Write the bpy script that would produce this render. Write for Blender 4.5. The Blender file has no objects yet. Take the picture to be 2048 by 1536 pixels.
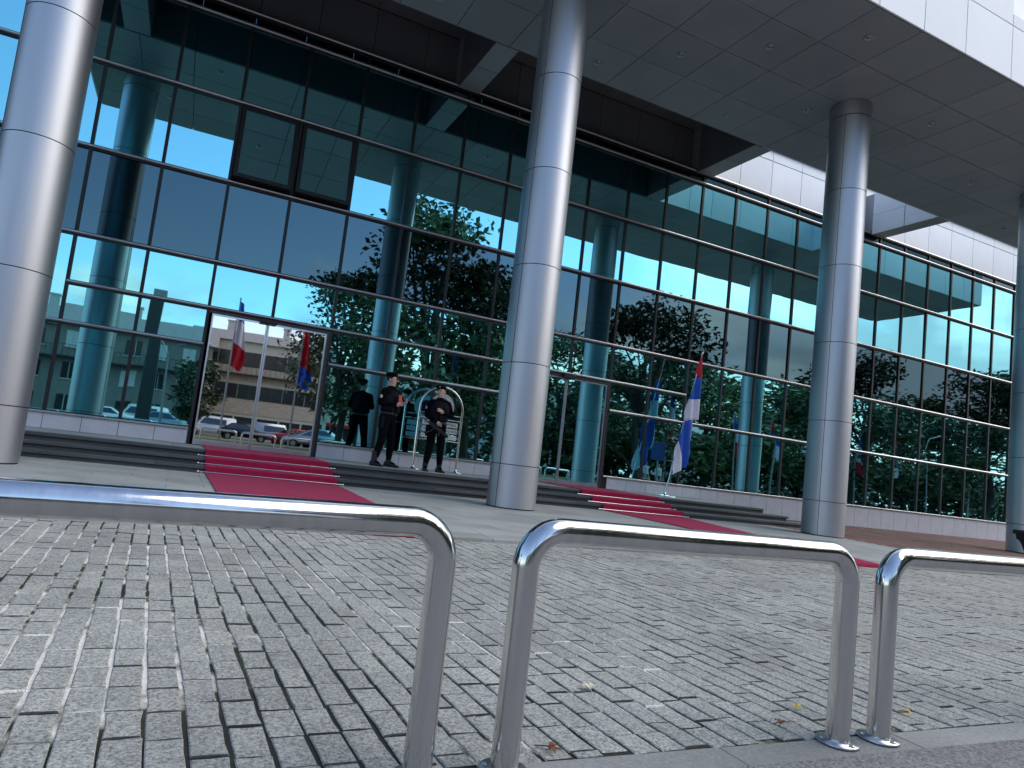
import bpy, bmesh, math, random
from mathutils import Vector, Matrix, noise as mnoise
R = math.radians
random.seed(7)
S = bpy.context.scene
C = S.collection
# ------------------------------------------------------------------ camera
# world axes: x along the facade, y away from the viewer, z up; the lens is the origin
CF, CCX, CCY = 1325.18, 930.80, 782.59          # focal length and principal point in 2048 px units
ca, sa = math.cos(.1199), math.sin(.1199)
cb, sb = math.cos(-.0944), math.sin(-.0944)
cc, sc_ = math.cos(-.4027), math.sin(-.4027)
M3 = (Matrix(((ca, -sa, 0), (sa, ca, 0), (0, 0, 1))) @ Matrix(((1, 0, 0), (0, cb, -sb), (0, sb, cb)))
      @ Matrix(((cc, 0, sc_), (0, 1, 0), (-sc_, 0, cc))) @ Matrix(((1, 0, 0), (0, 0, -1), (0, 1, 0))))
cam = bpy.data.cameras.new('camera'); camo = bpy.data.objects.new('camera', cam); C.objects.link(camo)
rt, up, fw = M3[0].copy(), -M3[1], M3[2].copy()
camo.matrix_world = Matrix(((rt.x, up.x, -fw.x, 0), (rt.y, up.y, -fw.y, 0), (rt.z, up.z, -fw.z, 0), (0, 0, 0, 1)))
cam.sensor_width = 36; cam.sensor_fit = 'HORIZONTAL'
cam.lens = 36 * CF / 2048
cam.shift_x = (1024 - CCX) / 2048; cam.shift_y = (CCY - 768) / 2048
cam.clip_start = .05; cam.clip_end = 4000
S.camera = camo

def to_px(p):
    c = M3 @ Vector(p)
    if c.z < .05: return None
    return CCX + CF * c.x / c.z, CCY + CF * c.y / c.z, c.z

# ------------------------------------------------------------------ world, sun, exposure
SUN_EL, SUN_AZ = 46, 116
w = bpy.data.worlds.new('World'); S.world = w; w.use_nodes = True
nt = w.node_tree; N = nt.nodes; L = nt.links
for n in list(N): N.remove(n)
out = N.new('ShaderNodeOutputWorld')
sky = N.new('ShaderNodeTexSky'); sky.sky_type = 'NISHITA'; sky.sun_disc = False
sky.sun_elevation = R(SUN_EL); sky.sun_rotation = R(SUN_AZ); sky.altitude = 150
sky.air_density = 1.0; sky.dust_density = .6; sky.ozone_density = 1.6
bg1 = N.new('ShaderNodeBackground'); bg1.inputs['Strength'].default_value = .132
L.new(sky.outputs[0], bg1.inputs[0])
tc = N.new('ShaderNodeTexCoord'); sep = N.new('ShaderNodeSeparateXYZ'); L.new(tc.outputs['Generated'], sep.inputs[0])
def math_n(op, a, b=None, c=None, clamp=False):
    m = N.new('ShaderNodeMath'); m.operation = op; m.use_clamp = clamp
    for i, v in enumerate((a, b, c)):
        if v is None: continue
        if isinstance(v, (int, float)): m.inputs[i].default_value = v
        else: L.new(v, m.inputs[i])
    return m.outputs[0]
zz = math_n('ADD', math_n('MAXIMUM', sep.outputs[2], 0), .28)
cv = N.new('ShaderNodeCombineXYZ')
L.new(math_n('DIVIDE', sep.outputs[0], zz), cv.inputs[0]); L.new(math_n('DIVIDE', sep.outputs[1], zz), cv.inputs[1]); cv.inputs[2].default_value = 3.3
nz = N.new('ShaderNodeTexNoise'); nz.inputs['Scale'].default_value = 1.15; nz.inputs['Detail'].default_value = 9
nz.inputs['Roughness'].default_value = .56; nz.inputs['Distortion'].default_value = .25
L.new(cv.outputs[0], nz.inputs['Vector'])
# cloud cover grows from clear (left) to broken cloud (right) and towards the horizon
bias = math_n('MULTIPLY', sep.outputs[0], .38)
low = math_n('MULTIPLY', math_n('SUBTRACT', .15, math_n('ABSOLUTE', sep.outputs[2])), .55)
high = math_n('ADD', math_n('MULTIPLY', math_n('MAXIMUM', math_n('SUBTRACT', sep.outputs[2], .42), 0), .45), math_n('MULTIPLY', math_n('MAXIMUM', sep.outputs[1], 0), .30))
cov = math_n('ADD', math_n('ADD', nz.outputs[0], bias), math_n('ADD', low, high))
mr = N.new('ShaderNodeMapRange'); mr.interpolation_type = 'SMOOTHSTEP'
mr.inputs['From Min'].default_value = .49; mr.inputs['From Max'].default_value = .66
L.new(cov, mr.inputs['Value'])
nz2 = N.new('ShaderNodeTexNoise'); nz2.inputs['Scale'].default_value = 2.3; nz2.inputs['Detail'].default_value = 7
L.new(cv.outputs[0], nz2.inputs['Vector'])
cr = N.new('ShaderNodeValToRGB'); cr.color_ramp.elements[0].position = .38; cr.color_ramp.elements[1].position = .62
cr.color_ramp.elements[0].color = (.42, .46, .52, 1); cr.color_ramp.elements[1].color = (1.0, .99, .97, 1)
L.new(nz2.outputs[0], cr.inputs[0])
# clouds are brighter towards the veiled sun
dt = N.new('ShaderNodeVectorMath'); dt.operation = 'DOT_PRODUCT'; L.new(tc.outputs['Generated'], dt.inputs[0])
dt.inputs[1].default_value = (math.sin(R(SUN_AZ)) * math.cos(R(SUN_EL)), math.cos(R(SUN_AZ)) * math.cos(R(SUN_EL)), math.sin(R(SUN_EL)))
glow = N.new('ShaderNodeMapRange'); glow.interpolation_type = 'SMOOTHSTEP'
glow.inputs['From Min'].default_value = -.35; glow.inputs['From Max'].default_value = 1; glow.inputs['To Min'].default_value = .42; glow.inputs['To Max'].default_value = 1.0
L.new(dt.outputs['Value'], glow.inputs['Value'])
bg2 = N.new('ShaderNodeBackground'); L.new(glow.outputs[0], bg2.inputs['Strength']); L.new(cr.outputs[0], bg2.inputs[0])
mx = N.new('ShaderNodeMixShader'); L.new(mr.outputs[0], mx.inputs[0]); L.new(bg1.outputs[0], mx.inputs[1]); L.new(bg2.outputs[0], mx.inputs[2])
L.new(mx.outputs[0], out.inputs[0])
sl = bpy.data.lights.new('sun', 'SUN'); sl.energy = 1.4; sl.angle = R(60); sl.color = (1, .94, .86)
so = bpy.data.objects.new('sun', sl); C.objects.link(so)
sd = Vector((math.sin(R(SUN_AZ)) * math.cos(R(SUN_EL)), math.cos(R(SUN_AZ)) * math.cos(R(SUN_EL)), math.sin(R(SUN_EL))))
so.rotation_euler = sd.to_track_quat('Z', 'Y').to_euler()
so.location = sd * 60
vs = S.view_settings; vs.view_transform = 'Standard'; vs.look = 'None'; vs.gamma = 1; vs.use_curve_mapping = False
vs.exposure = 0.95
S.cycles.max_bounces = 8; S.cycles.glossy_bounces = 5; S.cycles.diffuse_bounces = 3

# ------------------------------------------------------------------ materials
MAT = {}
def nodes(name):
    m = bpy.data.materials.new(name); m.use_nodes = True; MAT[name] = m
    t = m.node_tree; b = t.nodes['Principled BSDF']
    return m, t, b
def mat(name, col, rough=.6, metal=0., var=.12, scale=6., bump=0., bscale=60., rvar=0., spec=.5, coord='Object', stretch=None, detail=6, orand=0.):
    """principled surface with a soft noise in its colour, gloss and relief"""
    m, t, b = nodes(name)
    tc = t.nodes.new('ShaderNodeTexCoord'); vec = tc.outputs[coord]
    if stretch:
        mp = t.nodes.new('ShaderNodeMapping'); mp.inputs['Scale'].default_value = stretch; t.links.new(vec, mp.inputs[0]); vec = mp.outputs[0]
    n = t.nodes.new('ShaderNodeTexNoise'); n.inputs['Scale'].default_value = scale; n.inputs['Detail'].default_value = detail
    t.links.new(vec, n.inputs['Vector'])
    r = t.nodes.new('ShaderNodeValToRGB'); r.color_ramp.elements[0].position = .3; r.color_ramp.elements[1].position = .7
    r.color_ramp.elements[0].color = [c * (1 - var) for c in col] + [1]; r.color_ramp.elements[1].color = [min(1, c * (1 + var)) for c in col] + [1]
    t.links.new(n.outputs[0], r.inputs[0]); colour = r.outputs[0]
    if orand: colour = tone(t, colour, orand)
    t.links.new(colour, b.inputs['Base Color'])
    b.inputs['Roughness'].default_value = rough; b.inputs['Metallic'].default_value = metal
    b.inputs['Specular IOR Level'].default_value = spec
    if rvar:
        q = t.nodes.new('ShaderNodeMapRange'); q.inputs['To Min'].default_value = max(0, rough - rvar); q.inputs['To Max'].default_value = rough + rvar
        t.links.new(n.outputs[0], q.inputs['Value']); t.links.new(q.outputs[0], b.inputs['Roughness'])
    if bump:
        n2 = t.nodes.new('ShaderNodeTexNoise'); n2.inputs['Scale'].default_value = bscale; n2.inputs['Detail'].default_value = 5
        t.links.new(vec, n2.inputs['Vector'])
        bp = t.nodes.new('ShaderNodeBump'); bp.inputs['Strength'].default_value = 1; bp.inputs['Distance'].default_value = bump
        t.links.new(n2.outputs[0], bp.inputs['Height']); t.links.new(bp.outputs[0], b.inputs['Normal'])
    return m
def tone(t, colour, amount):
    """each object a little lighter or darker than the next"""
    oi = t.nodes.new('ShaderNodeObjectInfo'); q = t.nodes.new('ShaderNodeMapRange'); q.inputs['To Min'].default_value = 1 - amount; q.inputs['To Max'].default_value = 1 + amount
    t.links.new(oi.outputs['Random'], q.inputs['Value']); vm = t.nodes.new('ShaderNodeVectorMath'); vm.operation = 'SCALE'
    t.links.new(colour, vm.inputs[0]); t.links.new(q.outputs[0], vm.inputs['Scale']); return vm.outputs[0]
def glass(name, tint, wave, base=(.004, .010, .012)):
    """coated solar glass: a tinted mirror, slightly wavy"""
    m, t, b = nodes(name)
    b.inputs['Metallic'].default_value = 1; b.inputs['Roughness'].default_value = .012
    rgb = t.nodes.new('ShaderNodeRGB'); rgb.outputs[0].default_value = (*tint, 1); t.links.new(tone(t, rgb.outputs[0], .055), b.inputs['Base Color'])
    tc = t.nodes.new('ShaderNodeTexCoord'); mp = t.nodes.new('ShaderNodeMapping'); mp.inputs['Scale'].default_value = (1.5, 1.5, .45)
    oi = t.nodes.new('ShaderNodeObjectInfo'); ad = t.nodes.new('ShaderNodeVectorMath'); ad.operation = 'ADD'
    ml = t.nodes.new('ShaderNodeMath'); ml.operation = 'MULTIPLY'; ml.inputs[1].default_value = 37
    t.links.new(oi.outputs['Random'], ml.inputs[0]); t.links.new(tc.outputs['Object'], mp.inputs[0]); t.links.new(mp.outputs[0], ad.inputs[0]); t.links.new(ml.outputs[0], ad.inputs[1])
    n = t.nodes.new('ShaderNodeTexNoise'); n.inputs['Scale'].default_value = 1.0; n.inputs['Detail'].default_value = 0.5
    t.links.new(ad.outputs[0], n.inputs['Vector'])
    bp = t.nodes.new('ShaderNodeBump'); bp.inputs['Distance'].default_value = wave; bp.inputs['Strength'].default_value = 1
    t.links.new(n.outputs[0], bp.inputs['Height']); t.links.new(bp.outputs[0], b.inputs['Normal'])
    return m
def stone_mat(name, cols, speck=.25, use_attr=False, bump=.0012, sscale=105, rough=.85):
    """granite: every stone its own grey (object random or face attribute), fine crystals, soft stains"""
    m, t, b = nodes(name)
    tc = t.nodes.new('ShaderNodeTexCoord'); geo = t.nodes.new('ShaderNodeNewGeometry')
    if use_attr:
        at = t.nodes.new('ShaderNodeAttribute'); at.attribute_name = 'tint'; rnd = at.outputs['Fac']
    else:
        oi = t.nodes.new('ShaderNodeObjectInfo'); rnd = oi.outputs['Random']
    r = t.nodes.new('ShaderNodeValToRGB')
    while len(r.color_ramp.elements) < len(cols): r.color_ramp.elements.new(.5)
    for i, c in enumerate(cols): r.color_ramp.elements[i].position = i / (len(cols) - 1); r.color_ramp.elements[i].color = (*c, 1)
    t.links.new(rnd, r.inputs[0])
    n = t.nodes.new('ShaderNodeTexNoise'); n.inputs['Scale'].default_value = sscale; n.inputs['Detail'].default_value = 5; n.inputs['Roughness'].default_value = .85
    t.links.new(geo.outputs['Position'], n.inputs['Vector'])
    q = t.nodes.new('ShaderNodeMapRange'); q.inputs['From Min'].default_value = .34; q.inputs['From Max'].default_value = .66
    q.inputs['To Min'].default_value = 1 - speck; q.inputs['To Max'].default_value = 1 + speck
    t.links.new(n.outputs[0], q.inputs['Value'])
    n2 = t.nodes.new('ShaderNodeTexNoise'); n2.inputs['Scale'].default_value = 1.3; n2.inputs['Detail'].default_value = 6
    t.links.new(geo.outputs['Position'], n2.inputs['Vector'])
    q2 = t.nodes.new('ShaderNodeMapRange'); q2.inputs['From Min'].default_value = .3; q2.inputs['From Max'].default_value = .7
    q2.inputs['To Min'].default_value = .78; q2.inputs['To Max'].default_value = 1.14
    t.links.new(n2.outputs[0], q2.inputs['Value'])
    ml = t.nodes.new('ShaderNodeMath'); ml.operation = 'MULTIPLY'; t.links.new(q.outputs[0], ml.inputs[0]); t.links.new(q2.outputs[0], ml.inputs[1])
    vm = t.nodes.new('ShaderNodeVectorMath'); vm.operation = 'SCALE'; t.links.new(r.outputs[0], vm.inputs[0]); t.links.new(ml.outputs[0], vm.inputs['Scale'])
    t.links.new(vm.outputs[0], b.inputs['Base Color']); b.inputs['Roughness'].default_value = rough
    bp = t.nodes.new('ShaderNodeBump'); bp.inputs['Distance'].default_value = bump; t.links.new(n.outputs[0], bp.inputs['Height']); t.links.new(bp.outputs[0], b.inputs['Normal'])
    return m
def joint_mat(name):
    m, t, b = nodes(name)
    geo = t.nodes.new('ShaderNodeNewGeometry')
    n = t.nodes.new('ShaderNodeTexNoise'); n.inputs['Scale'].default_value = .85; n.inputs['Detail'].default_value = 5; n.inputs['Roughness'].default_value = .72
    t.links.new(geo.outputs['Position'], n.inputs['Vector'])
    r = t.nodes.new('ShaderNodeValToRGB'); e = r.color_ramp.elements
    e[0].position = .40; e[0].color = (.020, .020, .018, 1); e[1].position = .53; e[1].color = (.78, .74, .66, 1)
    k = e.new(.47); k.color = (.035, .040, .016, 1); k = e.new(.50); k.color = (.42, .39, .33, 1)
    t.links.new(n.outputs[0], r.inputs[0])
    n2 = t.nodes.new('ShaderNodeTexNoise'); n2.inputs['Scale'].default_value = 150; n2.inputs['Detail'].default_value = 3
    t.links.new(geo.outputs['Position'], n2.inputs['Vector'])
    q = t.nodes.new('ShaderNodeMapRange'); q.inputs['To Min'].default_value = .45; q.inputs['To Max'].default_value = 1.5; t.links.new(n2.outputs[0], q.inputs['Value'])
    vm = t.nodes.new('ShaderNodeVectorMath'); vm.operation = 'SCALE'; t.links.new(r.outputs[0], vm.inputs[0]); t.links.new(q.outputs[0], vm.inputs['Scale'])
    t.links.new(vm.outputs[0], b.inputs['Base Color']); b.inputs['Roughness'].default_value = .95
    bp = t.nodes.new('ShaderNodeBump'); bp.inputs['Distance'].default_value = .004; t.links.new(n2.outputs[0], bp.inputs['Height']); t.links.new(bp.outputs[0], b.inputs['Normal'])
    return m
def leaf_mat(name, c0, c1):
    m, t, b = nodes(name)
    geo = t.nodes.new('ShaderNodeNewGeometry'); r = t.nodes.new('ShaderNodeValToRGB')
    r.color_ramp.elements[0].color = (*c0, 1); r.color_ramp.elements[1].color = (*c1, 1)
    t.links.new(geo.outputs['Random Per Island'], r.inputs[0]); t.links.new(r.outputs[0], b.inputs['Base Color'])
    b.inputs['Roughness'].default_value = .55
    try: b.inputs['Transmission Weight'].default_value = 0
    except Exception: pass
    return m
glass('vision_glass', (.29, .73, .80), .0019)
glass('spandrel_glass', (.082, .142, .165), .0012)
glass('door_glass', (.84, .85, .85), .0009)
glass('car_glass', (.10, .12, .13), .0)
mat('mullion_dark', (.008, .0085, .010), .5, .0, .2, 8)
mat('rail_metal', (.50, .50, .51), .30, 1., .08, 5, rvar=.05)
mat('rail_dark', (.012, .012, .014), .5)  # near-black of the transom gaskets and head flashing
mat('column_metal', (.47, .485, .52), .46, 1., .08, 2.6, rvar=.05, bump=.0004, bscale=320, stretch=(1, 1, .12), orand=.035)
mat('column_core', (.02, .02, .022), .6)
mat('steel', (.66, .66, .655), .12, 1., .07, 45, rvar=.06, bump=.00004, bscale=160, stretch=(1, 1, .03))
mat('steel_plate', (.52, .52, .52), .32, 1., .15, 30, rvar=.1)
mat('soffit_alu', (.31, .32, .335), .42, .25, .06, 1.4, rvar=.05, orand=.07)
mat('recess_shade_alu', (.15, .153, .168), .45, .2, .06, 1.4, orand=.06)  # cladding darkened in its colour for the shade of the roofed recess
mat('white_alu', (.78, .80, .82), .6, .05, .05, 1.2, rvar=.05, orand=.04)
mat('plinth_stone', (.52, .53, .57), .55, 0, .06, 5, bump=.0003, bscale=300)
mat('sill_metal', (.72, .73, .74), .28, 1., .05, 6)
mat('frame_grey', (.06, .065, .075), .4, .5)
mat('frame_pale', (.33, .35, .37), .4, .6)
mat('void_dark', (.010, .010, .012), .8)
mat('lamp_ring', (.55, .55, .56), .3, 1.)
mat('lamp_glass', (.30, .31, .33), .15, .6)
stone_mat('paver_stone', [(.305, .306, .273), (.358, .359, .320), (.325, .327, .297), (.385, .385, .342), (.315, .319, .294)], .85)
stone_mat('paver_stone_far', [(.305, .306, .273), (.358, .359, .320), (.325, .327, .297), (.385, .385, .342), (.315, .319, .294)], .85, True)
stone_mat('terrace_granite', [(.31, .318, .305), (.37, .378, .36), (.34, .348, .335)], .22)
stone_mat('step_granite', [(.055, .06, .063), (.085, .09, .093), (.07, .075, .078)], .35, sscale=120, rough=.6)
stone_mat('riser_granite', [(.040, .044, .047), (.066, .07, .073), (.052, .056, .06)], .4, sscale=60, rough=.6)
stone_mat('kerb_granite', [(.27, .27, .255), (.32, .32, .30)], .3)
stone_mat('brick_red', [(.17, .085, .065), (.25, .13, .10), (.20, .11, .09), (.28, .17, .13)], .25, True)
mat('asphalt', (.205, .20, .195), .92, 0, .6, 110, .002, 160)
mat('road_asphalt', (.075, .075, .08), .92, 0, .2, 8, .003, 120)
mat('grass', (.10, .13, .03), .9, 0, .4, 3)
joint_mat('joint_sand')
mat('joint_dirt', (.050, .050, .044), .95, 0, .3, 40)
mat('mortar', (.20, .19, .18), .95, 0, .2, 20)
cm = mat('carpet_red', (.30, .014, .052), .97, 0, .14, 40, .002, 420, spec=.1).node_tree.nodes['Principled BSDF']
cm.inputs['Sheen Weight'].default_value = .22; cm.inputs['Sheen Roughness'].default_value = .5; cm.inputs['Sheen Tint'].default_value = (.9, .35, .5, 1)
mat('skin', (.62, .39, .30), .55, 0, .08, 30)
mat('uniform', (.0032, .0038, .0055), .95, 0, .4, 26, .002, 60, spec=.08)
mat('vest_black', (.0065, .0075, .010), .8, 0, .3, 30, .002, 90, spec=.15)
mat('beret_black', (.006, .006, .007), .95, spec=.1)
mat('boot_leather', (.004, .0045, .005), .5, 0, .3, 40)
mat('hair_dark', (.022, .016, .012), .8)
mat('gun_metal', (.03, .031, .035), .4, .6)
mat('phone_red', (.75, .03, .04), .4)
mat('patch_white', (.6, .6, .6), .7)
mat('badge', (.7, .62, .4), .35, .8)
mat('lip', (.24, .09, .075), .6)
mat('flag_red', (.58, .015, .035), .75, 0, .06, 10, .002, 40)
mat('flag_blue', (.022, .11, .52), .75, 0, .06, 10, .002, 40)
mat('flag_white', (.80, .77, .84), .75, 0, .04, 10, .002, 40)
mat('sign_white', (.62, .63, .66), .45)
mat('sign_navy', (.012, .02, .05), .3)
mat('ink', (.03, .03, .035), .6)
mat('bin_black', (.012, .012, .013), .5, 0, .2, 10)
mat('leaf_cream', (.66, .60, .42), .7, 0, .1, 60)
mat('leaf_yellow', (.75, .46, .03), .6, 0, .15, 60)
mat('leaf_brown', (.20, .075, .03), .8, 0, .3, 60)
mat('bark', (.06, .048, .038), .9, 0, .3, 10, .02, 14)
leaf_mat('foliage_dark', (.022, .040, .020), (.070, .110, .045))
leaf_mat('foliage_mid', (.030, .055, .022), (.10, .155, .058))
leaf_mat('foliage_light', (.065, .10, .036), (.19, .25, .10))
mat('wall_cream', (.70, .66, .56), .9, 0, .06, 2)
mat('wall_brick_tan', (.60, .50, .39), .9, 0, .22, 2.2, stretch=(1, 1, 4))
mat('wall_grey', (.24, .23, .21), .9, 0, .1, 2)
mat('wall_white', (.55, .55, .53), .9, 0, .06, 2)
mat('roof_grey', (.22, .21, .21), .85, 0, .15, 3)
mat('window_dark', (.035, .04, .045), .12, 0, .3, 2)
mat('shutter', (.62, .63, .62), .7, 0, .05, 2)
mat('shop_red', (.45, .02, .025), .6)
mat('car_white', (.72, .72, .72), .25, 0, .02)
mat('car_black', (.012, .013, .016), .2, 0, .02)
mat('car_red', (.30, .02, .025), .25, .1, .02)
mat('car_silver', (.48, .51, .54), .28, .7, .02)
mat('tyre', (.015, .015, .015), .85)
mat('pole_grey', (.32, .33, .34), .45, .6)
mat('pole_dark', (.05, .055, .06), .5, .2)
mat('sign_blue', (.012, .05, .20), .4)
mat('cloth_white', (.68, .68, .70), .8)
mat('jeans', (.05, .07, .13), .8)

# ------------------------------------------------------------------ builders
class MB:
    """collects polygons, links them as ONE mesh object"""
    def __init__(s): s.v = []; s.f = []; s.m = []; s.sm = []
    def face(s, pts, mi=0, smooth=False):
        k = len(s.v); s.v += [tuple(p) for p in pts]; s.f.append(tuple(range(k, k + len(pts)))); s.m.append(mi); s.sm.append(smooth)
    def raw(s, vs, fs, mi=0, smooth=False):
        k = len(s.v); s.v += [tuple(p) for p in vs]
        for f in fs: s.f.append(tuple(i + k for i in f)); s.m.append(mi); s.sm.append(smooth)
    def box(s, x0, x1, y0, y1, z0, z1, mi=0, ch=0.):
        if ch <= 0:
            s.raw([(x0, y0, z0), (x1, y0, z0), (x1, y1, z0), (x0, y1, z0), (x0, y0, z1), (x1, y0, z1), (x1, y1, z1), (x0, y1, z1)],
                  [(0, 3, 2, 1), (4, 5, 6, 7), (0, 1, 5, 4), (1, 2, 6, 5), (2, 3, 7, 6), (3, 0, 4, 7)], mi)
        else:
            bm = bmesh.new(); bmesh.ops.create_cube(bm, size=1)
            for v in bm.verts: v.co = Vector((x0 + (v.co.x + .5) * (x1 - x0), y0 + (v.co.y + .5) * (y1 - y0), z0 + (v.co.z + .5) * (z1 - z0)))
            bmesh.ops.bevel(bm, geom=bm.edges[:], offset=ch, segments=1, affect='EDGES')
            s.bm(bm, mi); bm.free()
    def bm(s, bm, mi=0, smooth=False, mx=None):
        bm.verts.ensure_lookup_table()
        for i, v in enumerate(bm.verts): v.index = i
        s.raw([(mx @ v.co if mx else v.co) for v in bm.verts], [[v.index for v in f.verts] for f in bm.faces], mi, smooth)
    def tube(s, pts, r, n=12, mi=0, caps=True, smooth=True, squash=1.):
        pts = [Vector(p) for p in pts]; k = len(s.v); rs = r if isinstance(r, (list, tuple)) else [r] * len(pts)
        prev = None
        for i, p in enumerate(pts):
            d = (pts[min(i + 1, len(pts) - 1)] - pts[max(i - 1, 0)]).normalized()
            if prev is None:
                a = Vector((0, 0, 1)) if abs(d.z) < .9 else Vector((1, 0, 0)); u = d.cross(a).normalized()
            else: u = (prev - d * prev.dot(d)).normalized()
            prev = u; v = d.cross(u)
            for j in range(n):
                t = 2 * math.pi * j / n; s.v.append(tuple(p + u * math.cos(t) * rs[i] + v * math.sin(t) * rs[i] * squash))
        for i in range(len(pts) - 1):
            for j in range(n):
                s.f.append((k + i * n + j, k + i * n + (j + 1) % n, k + (i + 1) * n + (j + 1) % n, k + (i + 1) * n + j)); s.m.append(mi); s.sm.append(smooth)
        if caps:
            e = k + (len(pts) - 1) * n
            s.face([s.v[k + j] for j in range(n)][::-1], mi); s.face([s.v[e + j] for j in range(n)], mi)
    def lathe(s, c, prof, n=24, mi=0, smooth=True, sx=1., sy=1.):
        """prof: list of (radius, z)"""
        k = len(s.v)
        for r, z in prof:
            for j in range(n):
                t = 2 * math.pi * j / n; s.v.append((c[0] + r * sx * math.cos(t), c[1] + r * sy * math.sin(t), c[2] + z))
        for i in range(len(prof) - 1):
            for j in range(n):
                s.f.append((k + i * n + j, k + i * n + (j + 1) % n, k + (i + 1) * n + (j + 1) % n, k + (i + 1) * n + j)); s.m.append(mi); s.sm.append(smooth)
        e = k + (len(prof) - 1) * n
        s.face([s.v[k + j] for j in range(n)][::-1], mi); s.face([s.v[e + j] for j in range(n)], mi)
    def mesh(s, name, mats):
        me = bpy.data.meshes.new(name); me.from_pydata(s.v, [], s.f)
        for m in (mats if isinstance(mats, (list, tuple)) else [mats]): me.materials.append(MAT[m])
        me.polygons.foreach_set('material_index', s.m); me.polygons.foreach_set('use_smooth', s.sm); me.update()
        return me
    def build(s, name, mats, parent=None): return link(name, s.mesh(name, mats), parent)
def link(name, data, parent=None, loc=None):
    o = bpy.data.objects.new(name, data); C.objects.link(o)
    if loc is not None: o.location = loc
    if parent is not None: attach(o, parent)
    return o
def attach(o, parent):
    """parent o, its vertices staying in world coordinates"""
    o.parent = parent
    o.matrix_parent_inverse = Matrix.Translation(-Vector(parent.location)) if parent.type == 'EMPTY' else Matrix()
def tag(o, label=None, cat=None, group=None, kind=None):
    for k, v in (('label', label), ('category', cat), ('group', group), ('kind', kind)):
        if v: o[k] = v
    return o
def thing(name, label, cat, loc, group=None):
    o = bpy.data.objects.new(name, None); C.objects.link(o); o.location = loc; o.empty_display_size = .2
    return tag(o, label, cat, group)
def dup(o, parent=None, loc=None, label=None, group=None, rotz=None):
    c = o.copy(); C.objects.link(c)
    if parent is not None: c.parent = parent; c.matrix_parent_inverse = o.matrix_parent_inverse.copy()
    if loc is not None: c.location = loc
    if rotz is not None: c.rotation_euler = (0, 0, rotz)
    if label: c['label'] = label
    if group: c['group'] = group
    for ch in list(o.children): dup(ch, c)
    return c
def box(name, m, parent, *a, ch=0.):
    b = MB(); b.box(*a, ch=ch); return b.build(name, m, parent)
def struct(o): o['kind'] = 'structure'; return o

# ------------------------------------------------------------------ levels and grid lines
ZG, ZT, ZL = -.757, -.725, -.414            # plaza paving, terrace, landing by the doors
D = 13.3                                     # glass plane
K = .967                                     # canopy and columns, scaled about the lens
YC, RC = 9.42 * K, .39 * K                           # column row, radius
COLX = [x * K for x in (-2.03, 5.02, 12.10, 19.15)]
T0U, T0L, T1, T2, T3, T4, T5, SILL = 8.07, 7.80, 6.22, 4.63, 3.05, 2.17, 1.465, -.14
SX = sorted([(12.056 - 1.172 * k) * K for k in range(14)] + [x * K for x in (13.455, 14.385, 15.555, 16.725, 17.90, 19.07, 20.24, 21.41, 22.58, 23.75, 24.92, 26.09, 27.26, 28.43)])
SY = [y * K for y in (7.19, 8.305, 9.42, 10.51, 11.66)]; ZS = 8.27 * K
YO, YI, ZF = SY[0], SY[4], 9.36 * K         # outer and inner canopy edge, fascia joint
MXL = [.246 + 1.167 * k for k in range(-6, 6)] + [7.11] + [8.25 + 1.167 * k for k in range(0, 19)]
XE = MXL[-1]
# ------------------------------------------------------------------ ground and paving
g = MB()
xs = [-400, -60, -14, 40, 90, 500]; prof = [(-900, -1.6), (-120, -1.45), (-40, -1.2), (-14, -.80), (5.0, -.80), (60, -.80), (900, -.80)]
for i in range(len(xs) - 1):
    for j in range(len(prof) - 1):
        g.face([(xs[i], prof[j][0], prof[j][1]), (xs[i + 1], prof[j][0], prof[j][1]), (xs[i + 1], prof[j + 1][0], prof[j + 1][1]), (xs[i], prof[j + 1][0], prof[j + 1][1])])
struct(g.build('road', 'road_asphalt'))
b = MB(); b.box(-14, 40, -7.5, 1.405, -.798, ZG - .002); struct(b.build('asphalt_pavement', 'asphalt'))
b = MB(); b.box(-20, 70, -14.0, -8.0, -.795, -.74); struct(b.build('lawn', 'grass'))

paving = MB(); paving.box(-4.5, 26, 1.5212, 5.46, -.798, ZG - .0052); paving = struct(paving.build('plaza_paving', 'joint_sand'))
PW, PL, SK = .0948, .1668, .031
def paver_poly(rng, wj, lj):
    """one paving stone about the origin: uneven outline, worn arrises; returns verts, faces (12 quads)"""
    hw, hl = (PW - wj) / 2, (PL - lj) / 2
    e = .0032
    base = [(-hw, -hl), (hw, -hl), (hw, hl), (-hw, hl)]
    j = [(x + rng.uniform(-.0028, .0028), y + rng.uniform(-.0028, .0028)) for x, y in base]
    # a mid point on each side so the edge is not ruler straight
    ring = []
    for i in range(4):
        a, c = j[i], j[(i + 1) % 4]; ring.append(a)
        nx, ny = (c[1] - a[1]), -(c[0] - a[0]); l = math.hypot(nx, ny); k = rng.uniform(-.0042, .0016)
        t = rng.uniform(.35, .65); ring.append((a[0] + (c[0] - a[0]) * t + nx / l * k, a[1] + (c[1] - a[1]) * t + ny / l * k))
    tz = [rng.uniform(-.0006, .0006) for _ in ring]
    v = [(x, y, -.03) for x, y in ring] + [(x, y, -e) for x, y in ring] + [(x * (1 - e / hw), y * (1 - 1.15 * e / hl), z) for (x, y), z in zip(ring, tz)]
    f = []
    for i in range(8):
        k = (i + 1) % 8
        f.append((i, k, 8 + k, 8 + i)); f.append((8 + i, 8 + k, 16 + k, 16 + i))
    f.append(tuple(range(16, 24)))
    return v, f
prng = random.Random(11)
variants = []
def sides(i): return [1 if (q % 2 == 0 or (q // 2 in (0, 1) and i % 5 < 2)) else 0 for q in range(16)] + [0]      # dirt on the flanks and on most end arrises
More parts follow.
